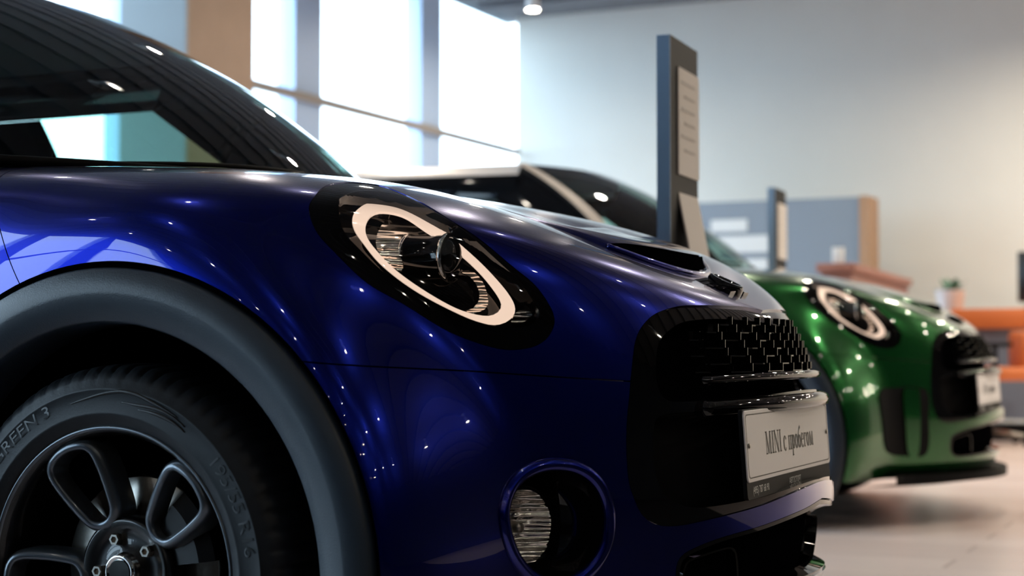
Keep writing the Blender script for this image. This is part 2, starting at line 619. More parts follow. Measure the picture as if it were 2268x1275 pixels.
M['floor'] = floor_material()
M['wall'] = mat('warm_white_wall_paint', (0.70, 0.69, 0.64), 0.8, noise=0.08, nscale=3)
M['wall_dark'] = mat('dark_grey_wall', (0.018, 0.018, 0.021), 0.7)
M['ceiling'] = mat('grey_ceiling_deck', (0.15, 0.155, 0.17), 0.8)
M['mullion'] = mat('blue_grey_aluminium', (0.55, 0.70, 0.95), 0.45, metal=0.1)
M['rail'] = mat('taupe_steel_rail', (0.36, 0.31, 0.27), 0.5)
M['pillar'] = mat('pale_grey_plaster', (0.30, 0.33, 0.345), 0.8)
M['tan_face'] = mat('tan_pillar_face', (0.36, 0.26, 0.20), 0.6, noise=0.2, nscale=8)

def struct(o):
    o['kind'] = 'structure'
    return o

M['pavement'] = mat('grey_pavement', (0.22, 0.22, 0.22), 0.9, noise=0.2, nscale=2)
struct(box('ground_outside', (XW - 30.2, 0, -0.2), (60, 90, 0.1), M['pavement']))
M['dark_floor'] = mat('charcoal_added_floor', (0.022, 0.022, 0.025), 0.5, noise=0.2, nscale=4)  # unseen dark floor, added to keep the lower bumper's reflections dark
struct(box('floor_added_dark', ((XW + XR) / 2, (YF - 1.45) / 2, 0.004), (XR - XW - 0.02, -1.45 - YF - 0.02, 0.008), M['dark_floor']))
struct(box('floor_added_dark_end', ((1.12 + XR) / 2, (-1.46 + 0.95) / 2, 0.004), (XR - 1.12 - 0.02, 2.41, 0.008), M['dark_floor']))
struct(box('floor', ((XW + XR) / 2, (YF + YB) / 2, -0.05), (XR - XW + 0.4, YB - YF + 0.4, 0.1), M['floor']))
ceil = struct(box('ceiling', ((XW + XR) / 2, (YF + YB) / 2, ZC + 0.06), (XR - XW + 0.4, YB - YF + 0.4, 0.12), M['ceiling']))
rib = box('deck_rib', (0, 0, 0), (XR - XW, 0.16, 0.07), M['ceiling'])
COL.objects.unlink(rib)
y = YF + 0.4
while y < YB - 0.4:
    r_ = rib.copy(); COL.objects.link(r_); r_.parent = ceil
    r_.location = (0, y - (YF + YB) / 2, -0.085)
    y += 0.42
struct(box('wall_back', ((XW + XR) / 2, YB + 0.1, ZC / 2), (XR - XW, 0.2, ZC), M['wall']))
struct(box('wall_right', (XR + 0.1, (YF + YB) / 2, ZC / 2), (0.2, YB - YF, ZC), M['wall_dark']))
struct(box('wall_front', ((XW + XR) / 2, YF - 0.1, ZC / 2), (XR - XW, 0.2, ZC), M['wall_dark']))
# window wall: mullions, transom rail, panes
ymul = [on_axis(p, 300, 0, XW)[1] for p in (117, 680, 953)]
step = ymul[2] - ymul[1]
mul_y = [ymul[2], ymul[1]]
yy = ymul[1] - step
while yy > -8.4:
    mul_y.append(yy); yy -= step
mul_w = on_axis(972, 300, 0, XW)[1] - on_axis(935, 300, 0, XW)[1]
edges = sorted(mul_y + [YB - 0.02])
struct(box('wall_left', (XW - 0.06, (YF + edges[0]) / 2, ZC / 2), (0.2, edges[0] - YF - 0.1, ZC), M['wall_dark']))
for k in range(len(edges) - 1):
    ya, yb = edges[k] + mul_w / 2, edges[k + 1] - mul_w / 2
    if k == len(edges) - 2: yb = YB - 0.005
    w = struct(box('window_%d' % (k + 1), (XW - 0.06, (ya + yb) / 2, ZC / 2), (0.012, yb - ya, ZC), M['window_glass']))
for yv in mul_y:
    struct(box('trim_%d' % (len(bpy.data.objects)), (XW - 0.06, yv, ZC / 2), (0.14, mul_w * 1.25, ZC), M['mullion']))
zt = on_axis(953, 290, 0, XW)[2]
struct(box('trim_transom', (XW + 0.03, (YF + YB) / 2, zt), (0.05, YB - YF - 0.1, 0.055), M['rail']))
struct(box('trim_sill', (XW - 0.04, (YF + YB) / 2, 0.15), (0.2, YB - YF - 0.1, 0.3), M['mullion']))
# square pillar before the windows
PX = XW + 0.55
pc = on_axis(410, 200, 0, PX)
pyb = on_axis(557, 200, 0, PX)[1]
pxl = on_axis(265, 200, 1, pc[1])[0]
struct(box('wall_pillar', ((pxl + PX) / 2, (pc[1] + pyb) / 2, ZC / 2), (PX - pxl, pyb - pc[1], ZC), M['pillar']))
struct(box('trim_pillar_tan_face', (PX + 0.008, (pc[1] + pyb) / 2, ZC / 2), (0.012, pyb - pc[1] - 0.005, ZC - 0.02), M['tan_face']))  # thin tan sheet over the pillar's right-hand face

# ceiling spotlights
M['lamp_white'] = mat('white_lamp_housing', (0.75, 0.75, 0.75), 0.4)
M['lamp_glow'] = mat('warm_lamp_glow', (1, 1, 1), 0.5, emit=(1.0, 0.90, 0.76), emit_s=130.0)
M['lamp_glow_wash'] = mat('warm_wall_washer_glow', (1, 1, 1), 0.5, emit=(1.0, 0.88, 0.70), emit_s=400.0)
def spot_proto():
    V, F = lathe([(0.0, 0.0), (0.055, 0.0), (0.055, -0.02), (0.02, -0.02), (0.02, -0.10), (0.045, -0.11), (0.05, -0.24), (0.044, -0.24), (0.04, -0.225)], 20, 'z')
    V2, F2 = lathe([(0.0, -0.232), (0.021, -0.232)], 20, 'z')
    return (V, F), (V2, F2)
(SV, SF), (GV, GF) = spot_proto()
SPOTS = [(x, y) for y in (-7.5, -5.6, -4.2, -2.6, -0.9, 1.2, 3.2, 5.4, 7.6) for x in (-2.6, -0.9, 0.8, 2.4, 4.2, 6.2)]
SPOTS += [(x, y) for y in (8.3, 9.2) for x in (0.5, 1.6, 2.7, 3.8, 4.9, 6.0, 7.1, 8.2)]
pz = CAM + (F0 + RV * ((1180 - 1134) / FPX)) * 12.2
SPOTS.append((pz[0], pz[1]))
first = None
for i, (x, y) in enumerate(SPOTS):
    if i < len(SPOTS) - 1: x += rng.uniform(-0.25, 0.25); y += rng.uniform(-0.25, 0.25)
    e = empty('ceiling_spotlight', (x, y, ZC - 0.12), label='small white cylindrical spotlight hanging from the grey ribbed ceiling', cat='spotlight', group='ceiling spotlights')
    if first is None:
        h = mesh_obj('housing', SV, SF, M['lamp_white'], e)
        g = mesh_obj('bulb', GV, GF, M['lamp_glow'], e, smooth=False)
        first = (h, g)
    else:
        if i == len(SPOTS) - 1:
            e['label'] = 'white ceiling spotlight beside the corner where window wall meets white wall'; del e['group']
        for p in first:
            c = p.copy(); COL.objects.link(c); c.parent = e
            if p is first[1] and (y > 2.5 or x > 3.4):
                k_ = 1.9 if y > 2.5 else 1.05; c.scale = (k_, k_, 1); c.material_slots[0].link = 'OBJECT'; c.material_slots[0].material = M['lamp_glow_wash']

# ------------------------------------------------------------------ car builder
PG = dict(
 head=[(684,461),(699,432),(722,411),(771,403),(849,412),(930,446),(997,486),(1065,531),(1132,587),(1186,632),(1222,685),(1227,722),(1203,757),(1159,773),(1098,771),(997,736),(896,675),(812,626),(744,562),(700,512)],
 lens=[(748,447),(760,433),(788,422),(835,421),(896,433),(963,467),(1031,511),(1098,571),(1149,619),(1179,660),(1196,692),(1189,711),(1166,722),(1115,726),(1048,711),(963,673),(862,614),(795,553),(758,508)],
 drl_o=[(781,481),(795,461),(822,448),(876,446),(913,457),(963,494),(1031,551),(1081,598),(1125,649),(1141,683),(1130,707),(1098,719),(1048,708),(963,668),(896,627),(839,580),(802,534),(785,507)],
 drl_i=[(810,500),(822,476),(849,468),(896,478),(946,511),(1014,558),(1065,605),(1102,652),(1112,677),(1099,694),(1071,699),(1014,684),(946,647),(879,600),(835,556),(813,525)],
 grille=[(1507,677),(1550,675.5),(1592,676),(1655,680),(1719,695),(1761,716),(1830,760),(1900,850),(1900,1030),(1810,1068),(1755,1092),(1688,1119),(1622,1138),(1556,1154),(1512,1163),(1472,1165),(1446,1158),(1422,1140),(1404,1103),(1391,1055),(1387,960),(1394,870),(1401,797),(1407,755),(1420,725),(1443,700),(1471,686)],
 upper=[(1453,800),(1459,760),(1476,737),(1505,716),(1540,708.5),(1600,706),(1690,714),(1755,733),(1800,760),(1840,800),(1840,850),(1740,868),(1650,880),(1560,887),(1490,889),(1466,876),(1455,845)],
 lower=[(1447,960),(1454,928),(1480,916),(1560,910),(1650,903),(1750,890),(1880,872),(1880,1038),(1800,1063),(1700,1097),(1600,1118),(1530,1123),(1488,1108),(1462,1080),(1450,1030)],
 intake=[(1497,1262),(1508,1232),(1540,1212),(1600,1189),(1688,1163),(1777,1128),(1860,1088),(1900,1150),(1890,1230),(1800,1277),(1700,1312),(1600,1335),(1530,1338),(1500,1310)],
 fog=[(1122,1140),(1131,1096),(1155,1062),(1190,1042),(1230,1035),(1275,1042),(1312,1066),(1335,1105),(1343,1150),(1337,1200),(1312,1245),(1275,1276),(1230,1287),(1185,1272),(1150,1236),(1130,1190)],
)
PG = {k: spline_closed(v) for k, v in PG.items()}

def arch_cond(cx, R):
    def c(V, px):
        r = np.hypot(V[:, 0] - cx, V[:, 2] - ARCH_C[1])
        return np.where(V[:, 1] < -0.5, R - r, -1.0)
    return c
def shut_z(x): return 0.619 - (x - 0.36) * 0.095
def scuttle_x(z): return -0.22 + (0.822 - z) * 0.65
def cowl_x(y): return -0.13 - 0.30 * (np.abs(y) / 0.70) ** 2
GAP = 0.0011
def above_shut(V, px): return shut_z(V[:, 0]) + GAP - V[:, 2]
def below_shut(V, px): return V[:, 2] - shut_z(V[:, 0]) + GAP
def fore_scuttle(V, px): return scuttle_x(V[:, 2]) + GAP - V[:, 0]
def aft_scuttle(V, px): return V[:, 0] - scuttle_x(V[:, 2]) + GAP
def fore_cowl(V, px): return np.where(np.abs(V[:, 1]) < 0.70, cowl_x(V[:, 1]) - V[:, 0], -1.0)
def not_roof(V, px): return np.where(V[:, 0] < -0.2, 0.685 + V[:, 1] , -1.0)   # keep y <= -.685 behind the cowl
def fore(V, px): return 0.0 - V[:, 0]

def ring3d(poly, off=0.0, step=3):
    out = []
    for p in poly[::step]:
        P, n = hit(*p)
        if P is None: continue
        if n.dot(P - CAM) > 0: n = -n
        out.append(P + n * off)
    return np.array(out)

def fan(P, c):
    P = list(P); n = len(P)
    return P + [c], [(i, (i + 1) % n, n) for i in range(n)]

def loft(rings, closed=True, cap=False):
    V = [p for r in rings for p in r]; n = len(rings[0]); F = []
    for k in range(len(rings) - 1):
        for i in range(n if closed else n - 1):
            j = (i + 1) % n
            F.append((k * n + i, k * n + j, (k + 1) * n + j, (k + 1) * n + i))
    if cap: F.append(tuple((len(rings) - 1) * n + i for i in range(n)))
    return V, F

def mirrored(V, F):
    n = len(V)
    V2 = [(v[0], -v[1], v[2]) for v in V]
    return [tuple(v) for v in V] + V2, list(F) + [tuple(n + i for i in reversed(f)) for f in F]

def text_mesh(s, size, extrude=0.0, sx=1.0):
    cu = bpy.data.curves.new('txt', 'FONT')
    cu.body = s; cu.size = size; cu.extrude = extrude; cu.align_x = 'CENTER'; cu.align_y = 'CENTER'; cu.resolution_u = 3
    ob = bpy.data.objects.new('txt', cu); COL.objects.link(ob)
    bpy.context.view_layer.update()
    me = bpy.data.meshes.new_from_object(ob.evaluated_get(bpy.context.evaluated_depsgraph_get()))
    V = np.array([v.co[:] for v in me.vertices]); F = [tuple(p.vertices) for p in me.polygons]
    bpy.data.objects.remove(ob); bpy.data.curves.remove(cu); bpy.data.meshes.remove(me)
    V[:, 0] *= sx
    return V, F

# ---- wheel (axis along y, outer face towards -y)
def build_wheel(car, loc):
    V, F = lathe([(.190, .08), (.196, .02), (.199, -.02), (.203, -.055), (.206, -.074), (.212, -.083), (.2175, -.0865), (.2195, -.085), (.2195, -.078)], 120)
    wheel = mesh_obj('wheel', V, F, M['rim_dark'], car, loc=loc)
    V, F = lathe([(.2125, -.0835), (.2155, -.0885), (.219, -.0875), (.2205, -.084)], 120)
    mesh_obj('rim_lip', V, F, M['rim'], wheel)
    # tyre with cut shoulder blocks
    prof = [(.212, -.07), (.219, -.0855), (.224, -.0905), (.236, -.0955), (.2385, -.0968), (.240, -.0962), (.256, -.0985), (.2725, -.0965), (.274, -.0975), (.2755, -.0962), (.288, -.0915), (.297, -.085), (.3035, -.077), (.3085, -.067), (.3105, -.052), (.3115, -.03), (.312, 0), (.3115, .03), (.3105, .052), (.3085, .067), (.297, .085), (.27, .0975), (.24, .096), (.212, .075)]
    seg = 360
    V, F = lathe(prof, seg)
    V = [list(v) for v in V]; m = len(prof)
    for i in range(seg):
        if i % 5 == 0:
            for k in (11, 12, 13, 14, 15):
                r, h = prof[k]
                rr = r - (.0045 if k > 11 else .0015)
                a = 2 * math.pi * i / seg
                V[i * m + k] = [rr * math.cos(a), h + .002, rr * math.sin(a)]
    for i in range(seg):                      # circumferential tread grooves
        a = 2 * math.pi * i / seg
    mesh_obj('tyre', V, F, M['rubber'], wheel)
    def side_h(r):
        return float(np.interp(r, [p[0] for p in prof[1:14]], [p[1] for p in prof[1:14]]))
    for s, size, r0, a0, sx in (('GREEN 3', .026, .2605, 128, 1.35), ('195/55 R16', .025, .2590, 26, 1.35)):
        V, F = text_mesh(s, size, 0.0, sx)
        TV = []
        for v in V:
            r = r0 + v[1]; a = math.radians(a0) - v[0] / r0
            TV.append((r * math.cos(a), side_h(r) - .0010, r * math.sin(a)))
        mesh_obj('tyre_lettering', TV, F, M['rubber_mark'], wheel, smooth=False)
    # swoosh ribs moulded into the sidewall
    for pts in ([(104, .2585), (97, .262), (90, .268), (84, .2725), (78, .2725), (72, .2695), (66, .268), (61, .2675)], [(83, .257), (77, .258), (71, .262), (65, .2645), (57, .2635)], [(76, .2515), (70, .2555), (63, .258), (56, .2575)]):
        P = spline_open(pts, 6)
        path = [(r * math.cos(math.radians(a)), side_h(r) - .0006, r * math.sin(math.radians(a))) for a, r in P]
        n = len(path)
        V, F = tube(path, [.0008 + .0022 * math.sin(math.pi * i / (n - 1)) for i in range(n)], 6)
        mesh_obj('sidewall_rib', V, F, M['rubber_mark'], wheel)
    # loop spokes
    half = [(.078, 0), (.081, .013), (.092, .025), (.120, .034), (.152, .041), (.178, .043), (.193, .034), (.200, .016)]
    out = half + [(.2015, 0)] + [(a, -b) for a, b in reversed(half[1:])]
    P = spline_closed(out, 6)
    nP = len(P)
    T = np.roll(P, -1, 0) - np.roll(P, 1, 0); T /= np.linalg.norm(T, axis=1, keepdims=True)
    Nn = np.stack([T[:, 1], -T[:, 0]], 1)
    cen = P.mean(0)
    if ((P - cen) * Nn).sum() < 0: Nn = -Nn
    def hz(r): return -.052 - .030 * (r - .075) / .125
    rings = []
    for o, d in ((-.0055, .040), (-.0060, .006), (-.0048, .0015), (-.001, 0), (.004, .0008), (.0085, .006), (.011, .014), (.012, .045)):
        rings.append([(P[i, 0] + Nn[i, 0] * o, hz(P[i, 0]) + d, P[i, 1] + Nn[i, 1] * o) for i in range(nP)])
    LV, LF = loft(rings)
    sp0 = None
    for k in range(5):
        if sp0 is None:
            sp0 = mesh_obj('spoke', LV, LF, M['rim'], wheel); o = sp0
        else:
            o = sp0.copy(); COL.objects.link(o); o.parent = wheel
        o.rotation_euler = (0, -math.radians(45 + 72 * k), 0)
    # hub, bolts, cap
    V, F = lathe([(.0, -.046), (.030, -.046), (.034, -.040), (.062, -.040), (.074, -.050), (.080, -.046), (.082, -.01), (.06, .02)], 60)
    mesh_obj('hub', V, F, M['rim_dark'], wheel)
    bolt0 = None
    for k in range(5):
        a = math.radians(39 + 72 * k)
        if bolt0 is None:
            V, F = lathe([(.0, -.046), (.0052, -.046), (.0052, -.052), (.0085, -.052), (.0095, -.048), (.0095, -.038)], 6)
            bolt0 = mesh_obj('wheel_bolt', V, F, M['steel'], wheel, smooth=False); o = bolt0
        else:
            o = bolt0.copy(); COL.objects.link(o); o.parent = wheel
        o.location = (.050 * math.cos(a), 0, .050 * math.sin(a))
    V, F = lathe([(.0, -.061), (.018, -.0605), (.0205, -.059), (.0215, -.0625), (.025, -.0625), (.027, -.058), (.029, -.045)], 48)
    mesh_obj('hub_cap', V, F, M['chrome'], wheel)
    V, F = lathe([(.0, -.0616), (.0185, -.0612)], 40)
    mesh_obj('cap_disc', V, F, M['black_gloss'], wheel)
    V, F = lathe([(.045, .004), (.07, -.004), (.138, -.004), (.140, -.002), (.140, .018), (.138, .02), (.05, .02)], 90)
    mesh_obj('brake_disc', V, F, M['steel'], wheel)
    bm = bmesh.new()
    V, F = lathe([(.085, -.035), (.128, -.038), (.152, -.030), (.156, .03), (.085, .04)], 12, 'y', math.radians(8), math.radians(52), closed=True)
    mesh_obj('brake_caliper', V, F + [(0, 1, 2, 3, 4), tuple(12 * 5 + i for i in (4, 3, 2, 1, 0))], M['rim_dark'], wheel, smooth=False)
    bm.free()
    V, F = lathe([(.10, .03), (.19, .05), (.19, .075), (.05, .075)], 40)
    mesh_obj('brake_shield', V, F, M['void'], wheel)
    return wheel

def copy_sub(o, parent):
    c = o.copy(); COL.objects.link(c); c.parent = parent
    for ch in o.children: copy_sub(ch, c)
    return c

# ---- serif glyphs of the plate slogan, drawn as strokes (unit cap height)
def glyph_strokes():
    t, k = .055, .13            # thin, thick
    S = .10
    def ser(x, y, w=.11): return [((x - w, y), (x + w, y), t)]
    X = .66                     # x-height
    def o_(cx, w, h, cy):
        pts = [(cx + w * math.cos(a), cy + h * math.sin(a)) for a in np.linspace(0, 2 * math.pi, 13)]
        return [(pts[i], pts[i + 1], k if abs(pts[i][0] + pts[i + 1][0] - 2 * cx) > w * 1.2 else t * 1.2) for i in range(12)]
    G = {}
    G['M'] = (1.02, [((.12, 0), (.16, 1), t), ((.16, 1), (.46, 0.02), k), ((.46, .02), (.78, 1), t), ((.78, 1), (.82, 0), k)] + ser(.12, .02) + ser(.13, .98, .1) + ser(.82, .02) + ser(.81, .98, .1))
    G['I'] = (.42, [((.20, 0), (.20, 1), k)] + ser(.20, .02) + ser(.20, .98))
    G['N'] = (.90, [((.14, 0), (.14, 1), t), ((.14, 1), (.72, 0), k), ((.72, 0), (.72, 1), t)] + ser(.14, .02) + ser(.12, .98) + ser(.72, .98))
    c = [(.28 + .2 * math.cos(a), X / 2 + X / 2 * math.sin(a)) for a in np.linspace(.7, 2 * math.pi - .7, 10)]
    G['с'] = (.56, [(c[i], c[i + 1], k if 2 < i < 6 else t * 1.3) for i in range(9)] + [((.40, .52), (.44, .56), k * .8)])
    G['п'] = (.64, [((.14, 0), (.14, X), k), ((.48, 0), (.48, X), k), ((.06, X - .03), (.56, X - .03), t)] + ser(.14, .02, .1) + ser(.48, .02, .1))
    G['р'] = (.60, [((.14, -.3), (.14, X), k)] + ser(.14, -.28, .1) + ser(.11, X - .03, .06) + o_(.33, .15, X / 2 - .02, X / 2))
    G['о'] = (.56, o_(.27, .18, X / 2 - .01, X / 2))
    G['б'] = (.58, o_(.28, .18, .29, .30) + [((.10, .34), (.12, .66), k), ((.12, .66), (.30, .88), t * 1.4), ((.30, .88), (.48, 1.0), k)])
    e = [(.28 + .19 * math.cos(a), X / 2 + X / 2 * math.sin(a)) for a in np.linspace(.1, 2 * math.pi - .75, 11)]
    G['е'] = (.56, [(e[i], e[i + 1], k if 3 < i < 7 else t * 1.3) for i in range(10)] + [((.10, .37), (.46, .37), t)])
    G['г'] = (.50, [((.14, 0), (.14, X), k), ((.06, X - .03), (.44, X - .03), t), ((.43, X), (.43, X - .17), t * 1.4)] + ser(.14, .02, .1))
    G['м'] = (.80, [((.13, 0), (.15, X), t), ((.15, X), (.37, .03), k), ((.37, .03), (.62, X), t), ((.62, X), (.64, 0), k)] + ser(.13, .02, .09) + ser(.64, .02, .09))
    return G

def slogan_mesh(s, h, width):
    G = glyph_strokes(); V, F = [], []; x = 0
    for ch in s:
        if ch == ' ': x += .32; continue
        adv, st = G[ch]
        for (a, b, w) in st:
            a = np.array(a, float); b = np.array(b, float); d = b - a; l = np.linalg.norm(d)
            if l < 1e-6: continue
            d /= l; n = np.array([-d[1], d[0]]) * w / 2
            i = len(V)
            for p in (a - n - d * .01, b - n + d * .01, b + n + d * .01, a + n - d * .01): V.append((p[0] + x, p[1]))
            F.append((i, i + 1, i + 2, i + 3))
        x += adv
    V = np.array(V)
    V[:, 0] = (V[:, 0] / x - .5) * width; V[:, 1] = (V[:, 1] - .4) * h
    return V, F

def pair(name, V, F, m, parents, normals=None, smooth=True):
    """the near-side piece and its mirror image as two objects"""
    V = np.array(V, float)
    out = []
    for k, sg in enumerate((1, -1)):
        Vk = V * np.array([1, sg, 1])
        Fk = F if sg > 0 else [tuple(reversed(f)) for f in F]
        Nk = None if normals is None else np.array(normals) * np.array([1, sg, 1])
        out.append(mesh_obj(name, Vk, Fk, m, parents[k], smooth=smooth, normals=Nk))
    return out

def build_car(paint, roof_mat):
    car = empty('small_hatchback')
    G = PG
    holes = [outside(G['head']), outside(G['grille'], 0), outside(G['fog']), outside(G['intake'])]
    arch = arch_cond(0.0, ARCH_R + .006)
    def panel(name, conds, m, lip=.012, off=0.0, parent=car):
        V, N, F = body_patch(conds, off, lip)
        return mesh_obj(name, V, F, m, parent, normals=N)
    hood = panel('hood', [arch, fore_scuttle, fore_cowl, above_shut, outside(G['head']), outside(G['grille'])], paint)
    bumper = panel('front_bumper', [arch, below_shut, fore, outside(G['grille']), outside(G['fog']), outside(G['intake']), outside(G['head'])], paint)
    V, N, F = body_patch([arch, arch_cond(REAR_AXLE, .40), aft_scuttle, not_roof, lambda V, px: V[:, 0] - 0.0], 0.0, .012, False)
    pair('side_panel', V, F, paint, (car, car), N)
    # wheel-well liner and dark backing behind the gaps
    V, F = lathe([(.450, -.835), (.475, -.825), (.478, -.78), (.475, -.50), (.20, -.45), (.02, -.45)], 40, 'y', math.radians(-14), math.radians(194))
    V = [(v[0], v[1], v[2] + ARCH_C[1]) for v in V]
    cc = (car, car)
    pair('wheel_liner', V, F, M['void'], cc)
    pair('wheel_liner', [(v[0] + REAR_AXLE, v[1], v[2]) for v in V], F, M['void'], cc)
    # arch trims
    for cx, R0 in ((0.0, ARCH_R), (REAR_AXLE, .40 + .0)):
        for sgn in (1, -1):
            prof = [(R0 - .0045, .012), (R0 - .004, -.004), (R0 - .007, -.0085), (R0 - .040, -.016), (R0 - .044, -.0155), (.376, -.010), (.3725, -.004), (.371, .012), (.371, .09)]
            if cx < -1: prof = [(min(r, R0), h) for r, h in prof]
            V = []
            na = 100
            for i in range(na + 1):
                a = math.radians(-24 + 228 * i / na)
                xb, zb = cx + R0 * math.cos(a), ARCH_C[1] + R0 * math.sin(a)
                yb = max(-.852, min(-.80, side_y(xb, max(.2, zb)))) if cx > -1 else -.848
                for r, h in prof:
                    V.append((cx + r * math.cos(a), sgn * (yb + h), ARCH_C[1] + r * math.sin(a)))
            m = len(prof)
            F = [(i * m + k, (i + 1) * m + k, (i + 1) * m + k + 1, i * m + k + 1) for i in range(na) for k in range(m - 1)]
            if sgn > 0: F = [tuple(reversed(f)) for f in F]
            mesh_obj('arch_trim', V, F, M['trim'], car)
    # wheels
    w0 = build_wheel(car, (0, -.752, .305))
    for x, s in ((0, 1), (REAR_AXLE, -1), (REAR_AXLE, 1)):
        w = copy_sub(w0, car)
        w.location = (x, s * .752, .305)
        if s > 0: w.rotation_euler = (0, 0, math.pi)
    # ---- headlights: bezel, inner housing, light ring, projector, reflectors, lens
    bb = (660, 380, 1260, 800)
    V, N, F = body_patch([inside(G['head'], -1.2), outside(G['lens'], -2)], -.001, .010, False, bb)
    V, N, F = largest(V, N, F)
    head = pair('headlight', V, F, M['black_gloss'], cc, N)
    V, N, F = body_patch([inside(G['lens'], 12)], -.055, 0, False, bb)
    pair('lamp_housing', V, F, M['black_gloss'], head, N)
    ring_o = ring3d(G['lens'], -.003, 2); ring_b = ring3d(G['lens'], -.056, 2)
    V, F = loft([ring_o, ring_b]); pair('lamp_wall', V, F, M['black_gloss'], head)
    V, N, F = body_patch([inside(G['drl_o']), outside(G['drl_i'])], -.022, .004, False, bb)
    pair('light_ring', V, F, M['drl'], head, N)
    V, N, F = body_patch([inside(G['lens'], -.5)], .0005, 0, False, bb)
    pair('lens', V, F, M['clear'], head, N)
    # projector: barrel along +x
    P0, n0 = hit(955, 572)
    pc_ = P0 + (P0 - CAM) / np.linalg.norm(P0 - CAM) * .058
    prof = [(.030, -.05), (.036, -.045), (.0365, -.030), (.0355, -.028), (.035, .026), (.0355, .028), (.0355, .034), (.031, .034)]
    V, F = lathe(prof, 48, 'x'); pair('projector_barrel', np.array(V) + pc_, F, M['black_gloss'], head)
    for hh in (-.037, .031):
        V, F = lathe([(.036, hh - .003), (.0378, hh - .003), (.0378, hh + .003), (.036, hh + .003)], 48, 'x')
        pair('projector_ring', np.array(V) + pc_, F, M['chrome'], head)
    V, F = lathe([(.031 * math.sin(a), .030 + .020 * math.cos(a)) for a in np.linspace(0, math.pi / 2, 10)], 40, 'x')
    pair('projector_lens', np.array(V) + pc_, F, M['black_gloss'], head)
    refl = spline_closed([(833,540),(838,512),(858,487),(900,490),(955,500),(966,518),(930,524),(905,540),(893,575),(890,600),(860,585),(842,565)])
    V, N, F = body_patch([inside(refl)], -.047, .004, False, bb)
    N = N + 0.35 * np.sin(V[:, 2:3] * 900) * np.array([[0, 0, 1.0]]); N /= np.linalg.norm(N, axis=1, keepdims=True)
    pair('reflector_bowl', V, F, M['reflector'], head, N)
    refl2 = spline_closed([(1018,602),(1045,600),(1068,622),(1080,655),(1078,680),(1055,692),(1020,692),(1050,680),(1062,658),(1056,632),(1040,612)])
    V, N, F = body_patch([inside(refl2)], -.040, .004, False, bb)
    pair('indicator_reflector', V, F, M['reflector'], head, N)
    refl3 = spline_closed([(1144,690),(1165,684),(1178,690),(1176,702),(1156,714),(1132,716)])
    V, N, F = body_patch([inside(refl3)], -.020, .004, False, bb)
    pair('end_reflector', V, F, M['reflector'], head, N)
    # ---- grille
    bg_ = (1360, 650, 1950, 1200)
    V, N, F = body_patch([inside(G['grille'], -1.0), outside(G['upper']), outside(G['lower'])], -.004, .020, True, bg_)
    sur = mesh_obj('grille_surround', V, F, M['black_gloss'], car, normals=N)
    V, N, F = body_patch([inside(G['upper'], 10)], -.045, 0, True, bg_)
    mesh_obj('grille_backing', V, F, M['void'], sur, normals=N)
    V, N, F = body_patch([inside(G['lower'], 8)], -.045, 0, True, bg_)
    mesh_obj('intake_backing', V, F, M['black_matte'], sur, normals=N)
    # mesh of stepped cells
    bm = bmesh.new()
    cw, rh, th = .108, .0128, .0022
    for row in range(8):
        z = .601 + row * rh
        for c in range(-5, 6):
            y0 = (c + (.5 if row % 2 else 0)) * cw
            def fx(yy): return front_x(yy, z) - .016
            lim = .325
            if z > .650: lim -= (z - .650) * 3.6
            ya, yb = max(-lim, y0 - cw * .28), min(lim, y0 + cw * .28)
            if yb - ya < .01: continue
            n = 4
            for q in range(n):
                p, r = ya + (yb - ya) * q / n, ya + (yb - ya) * (q + 1) / n
                a = np.array([fx(p), p, z]); b = np.array([fx(r), r, z])
                d = b - a
                add_box(bm, (a + b) / 2, (.018, np.linalg.norm(d) + .001, th), rz=math.atan2(-d[0], d[1]))
            for sg in (-1, 1):
                ye = y0 + sg * cw * .25
                if abs(ye) > lim or row == 7: continue
                add_box(bm, (fx(ye), ye, z + rh / 2), (.018, th, rh + th))
    gm = bm_obj('grille_mesh', bm, M['black_gloss'], sur)
    gm['kind'] = 'stuff'
    # bright horizontal bar
    def bar(z0, z1, half, out, r, flat, n=40):
        path = []
        for i in range(n + 1):
            y_ = -half + 2 * half * i / n
            path.append((front_x(y_, z0) + out, y_, z0 + (z1 - z0) * (1 - (y_ / half) ** 2)))
        return tube(path, r, 10, False, flat)
    V, F = bar(.588, .594, .325, -.004, .010, .75)
    mesh_obj('grille_bar', V, F, M['black_gloss'], sur)
    V, F = bar(.544, .549, .335, -.006, .018, .8)
    mesh_obj('bumper_bar', V, F, M['black_gloss'], sur)
    # ---- number plate and holder
    pl = np.array([on_axis(1660, 911, 0, .826), on_axis(1651, 1068, 0, .826), on_axis(1832, 890, 0, .826), on_axis(1827, 1023, 0, .826)])
    pcn = pl.mean(0)
    tilt = math.radians(4.0)
    Rm = Matrix.Rotation(tilt, 4, 'Y')
    PW, PHt = .520, .112
    cy, cz = pcn[1], pcn[2]
    def rrect(w, h, r, n=5):
        out = []
        for cx_, cy_, a0 in ((w / 2 - r, h / 2 - r, 0), (-w / 2 + r, h / 2 - r, 90), (-w / 2 + r, -h / 2 + r, 180), (w / 2 - r, -h / 2 + r, 270)):
            for k in range(n + 1):
                a = math.radians(a0 + 90 * k / n)
                out.append((cx_ + r * math.cos(a), cy_ + r * math.sin(a)))
        return out
    def slab(name, w, h, r, x0, x1, dz, m, parent):
        o = rrect(w, h, r)
        V, F = loft([[(x0, p[0], p[1] + dz) for p in o], [(x1 - .0006, p[0], p[1] + dz) for p in o], [(x1, p[0] * (1 - .0016 / w), p[1] * (1 - .0016 / h) + dz) for p in o]], True, True)
        ob = mesh_obj(name, V, F, m, parent, smooth=False)
        return ob
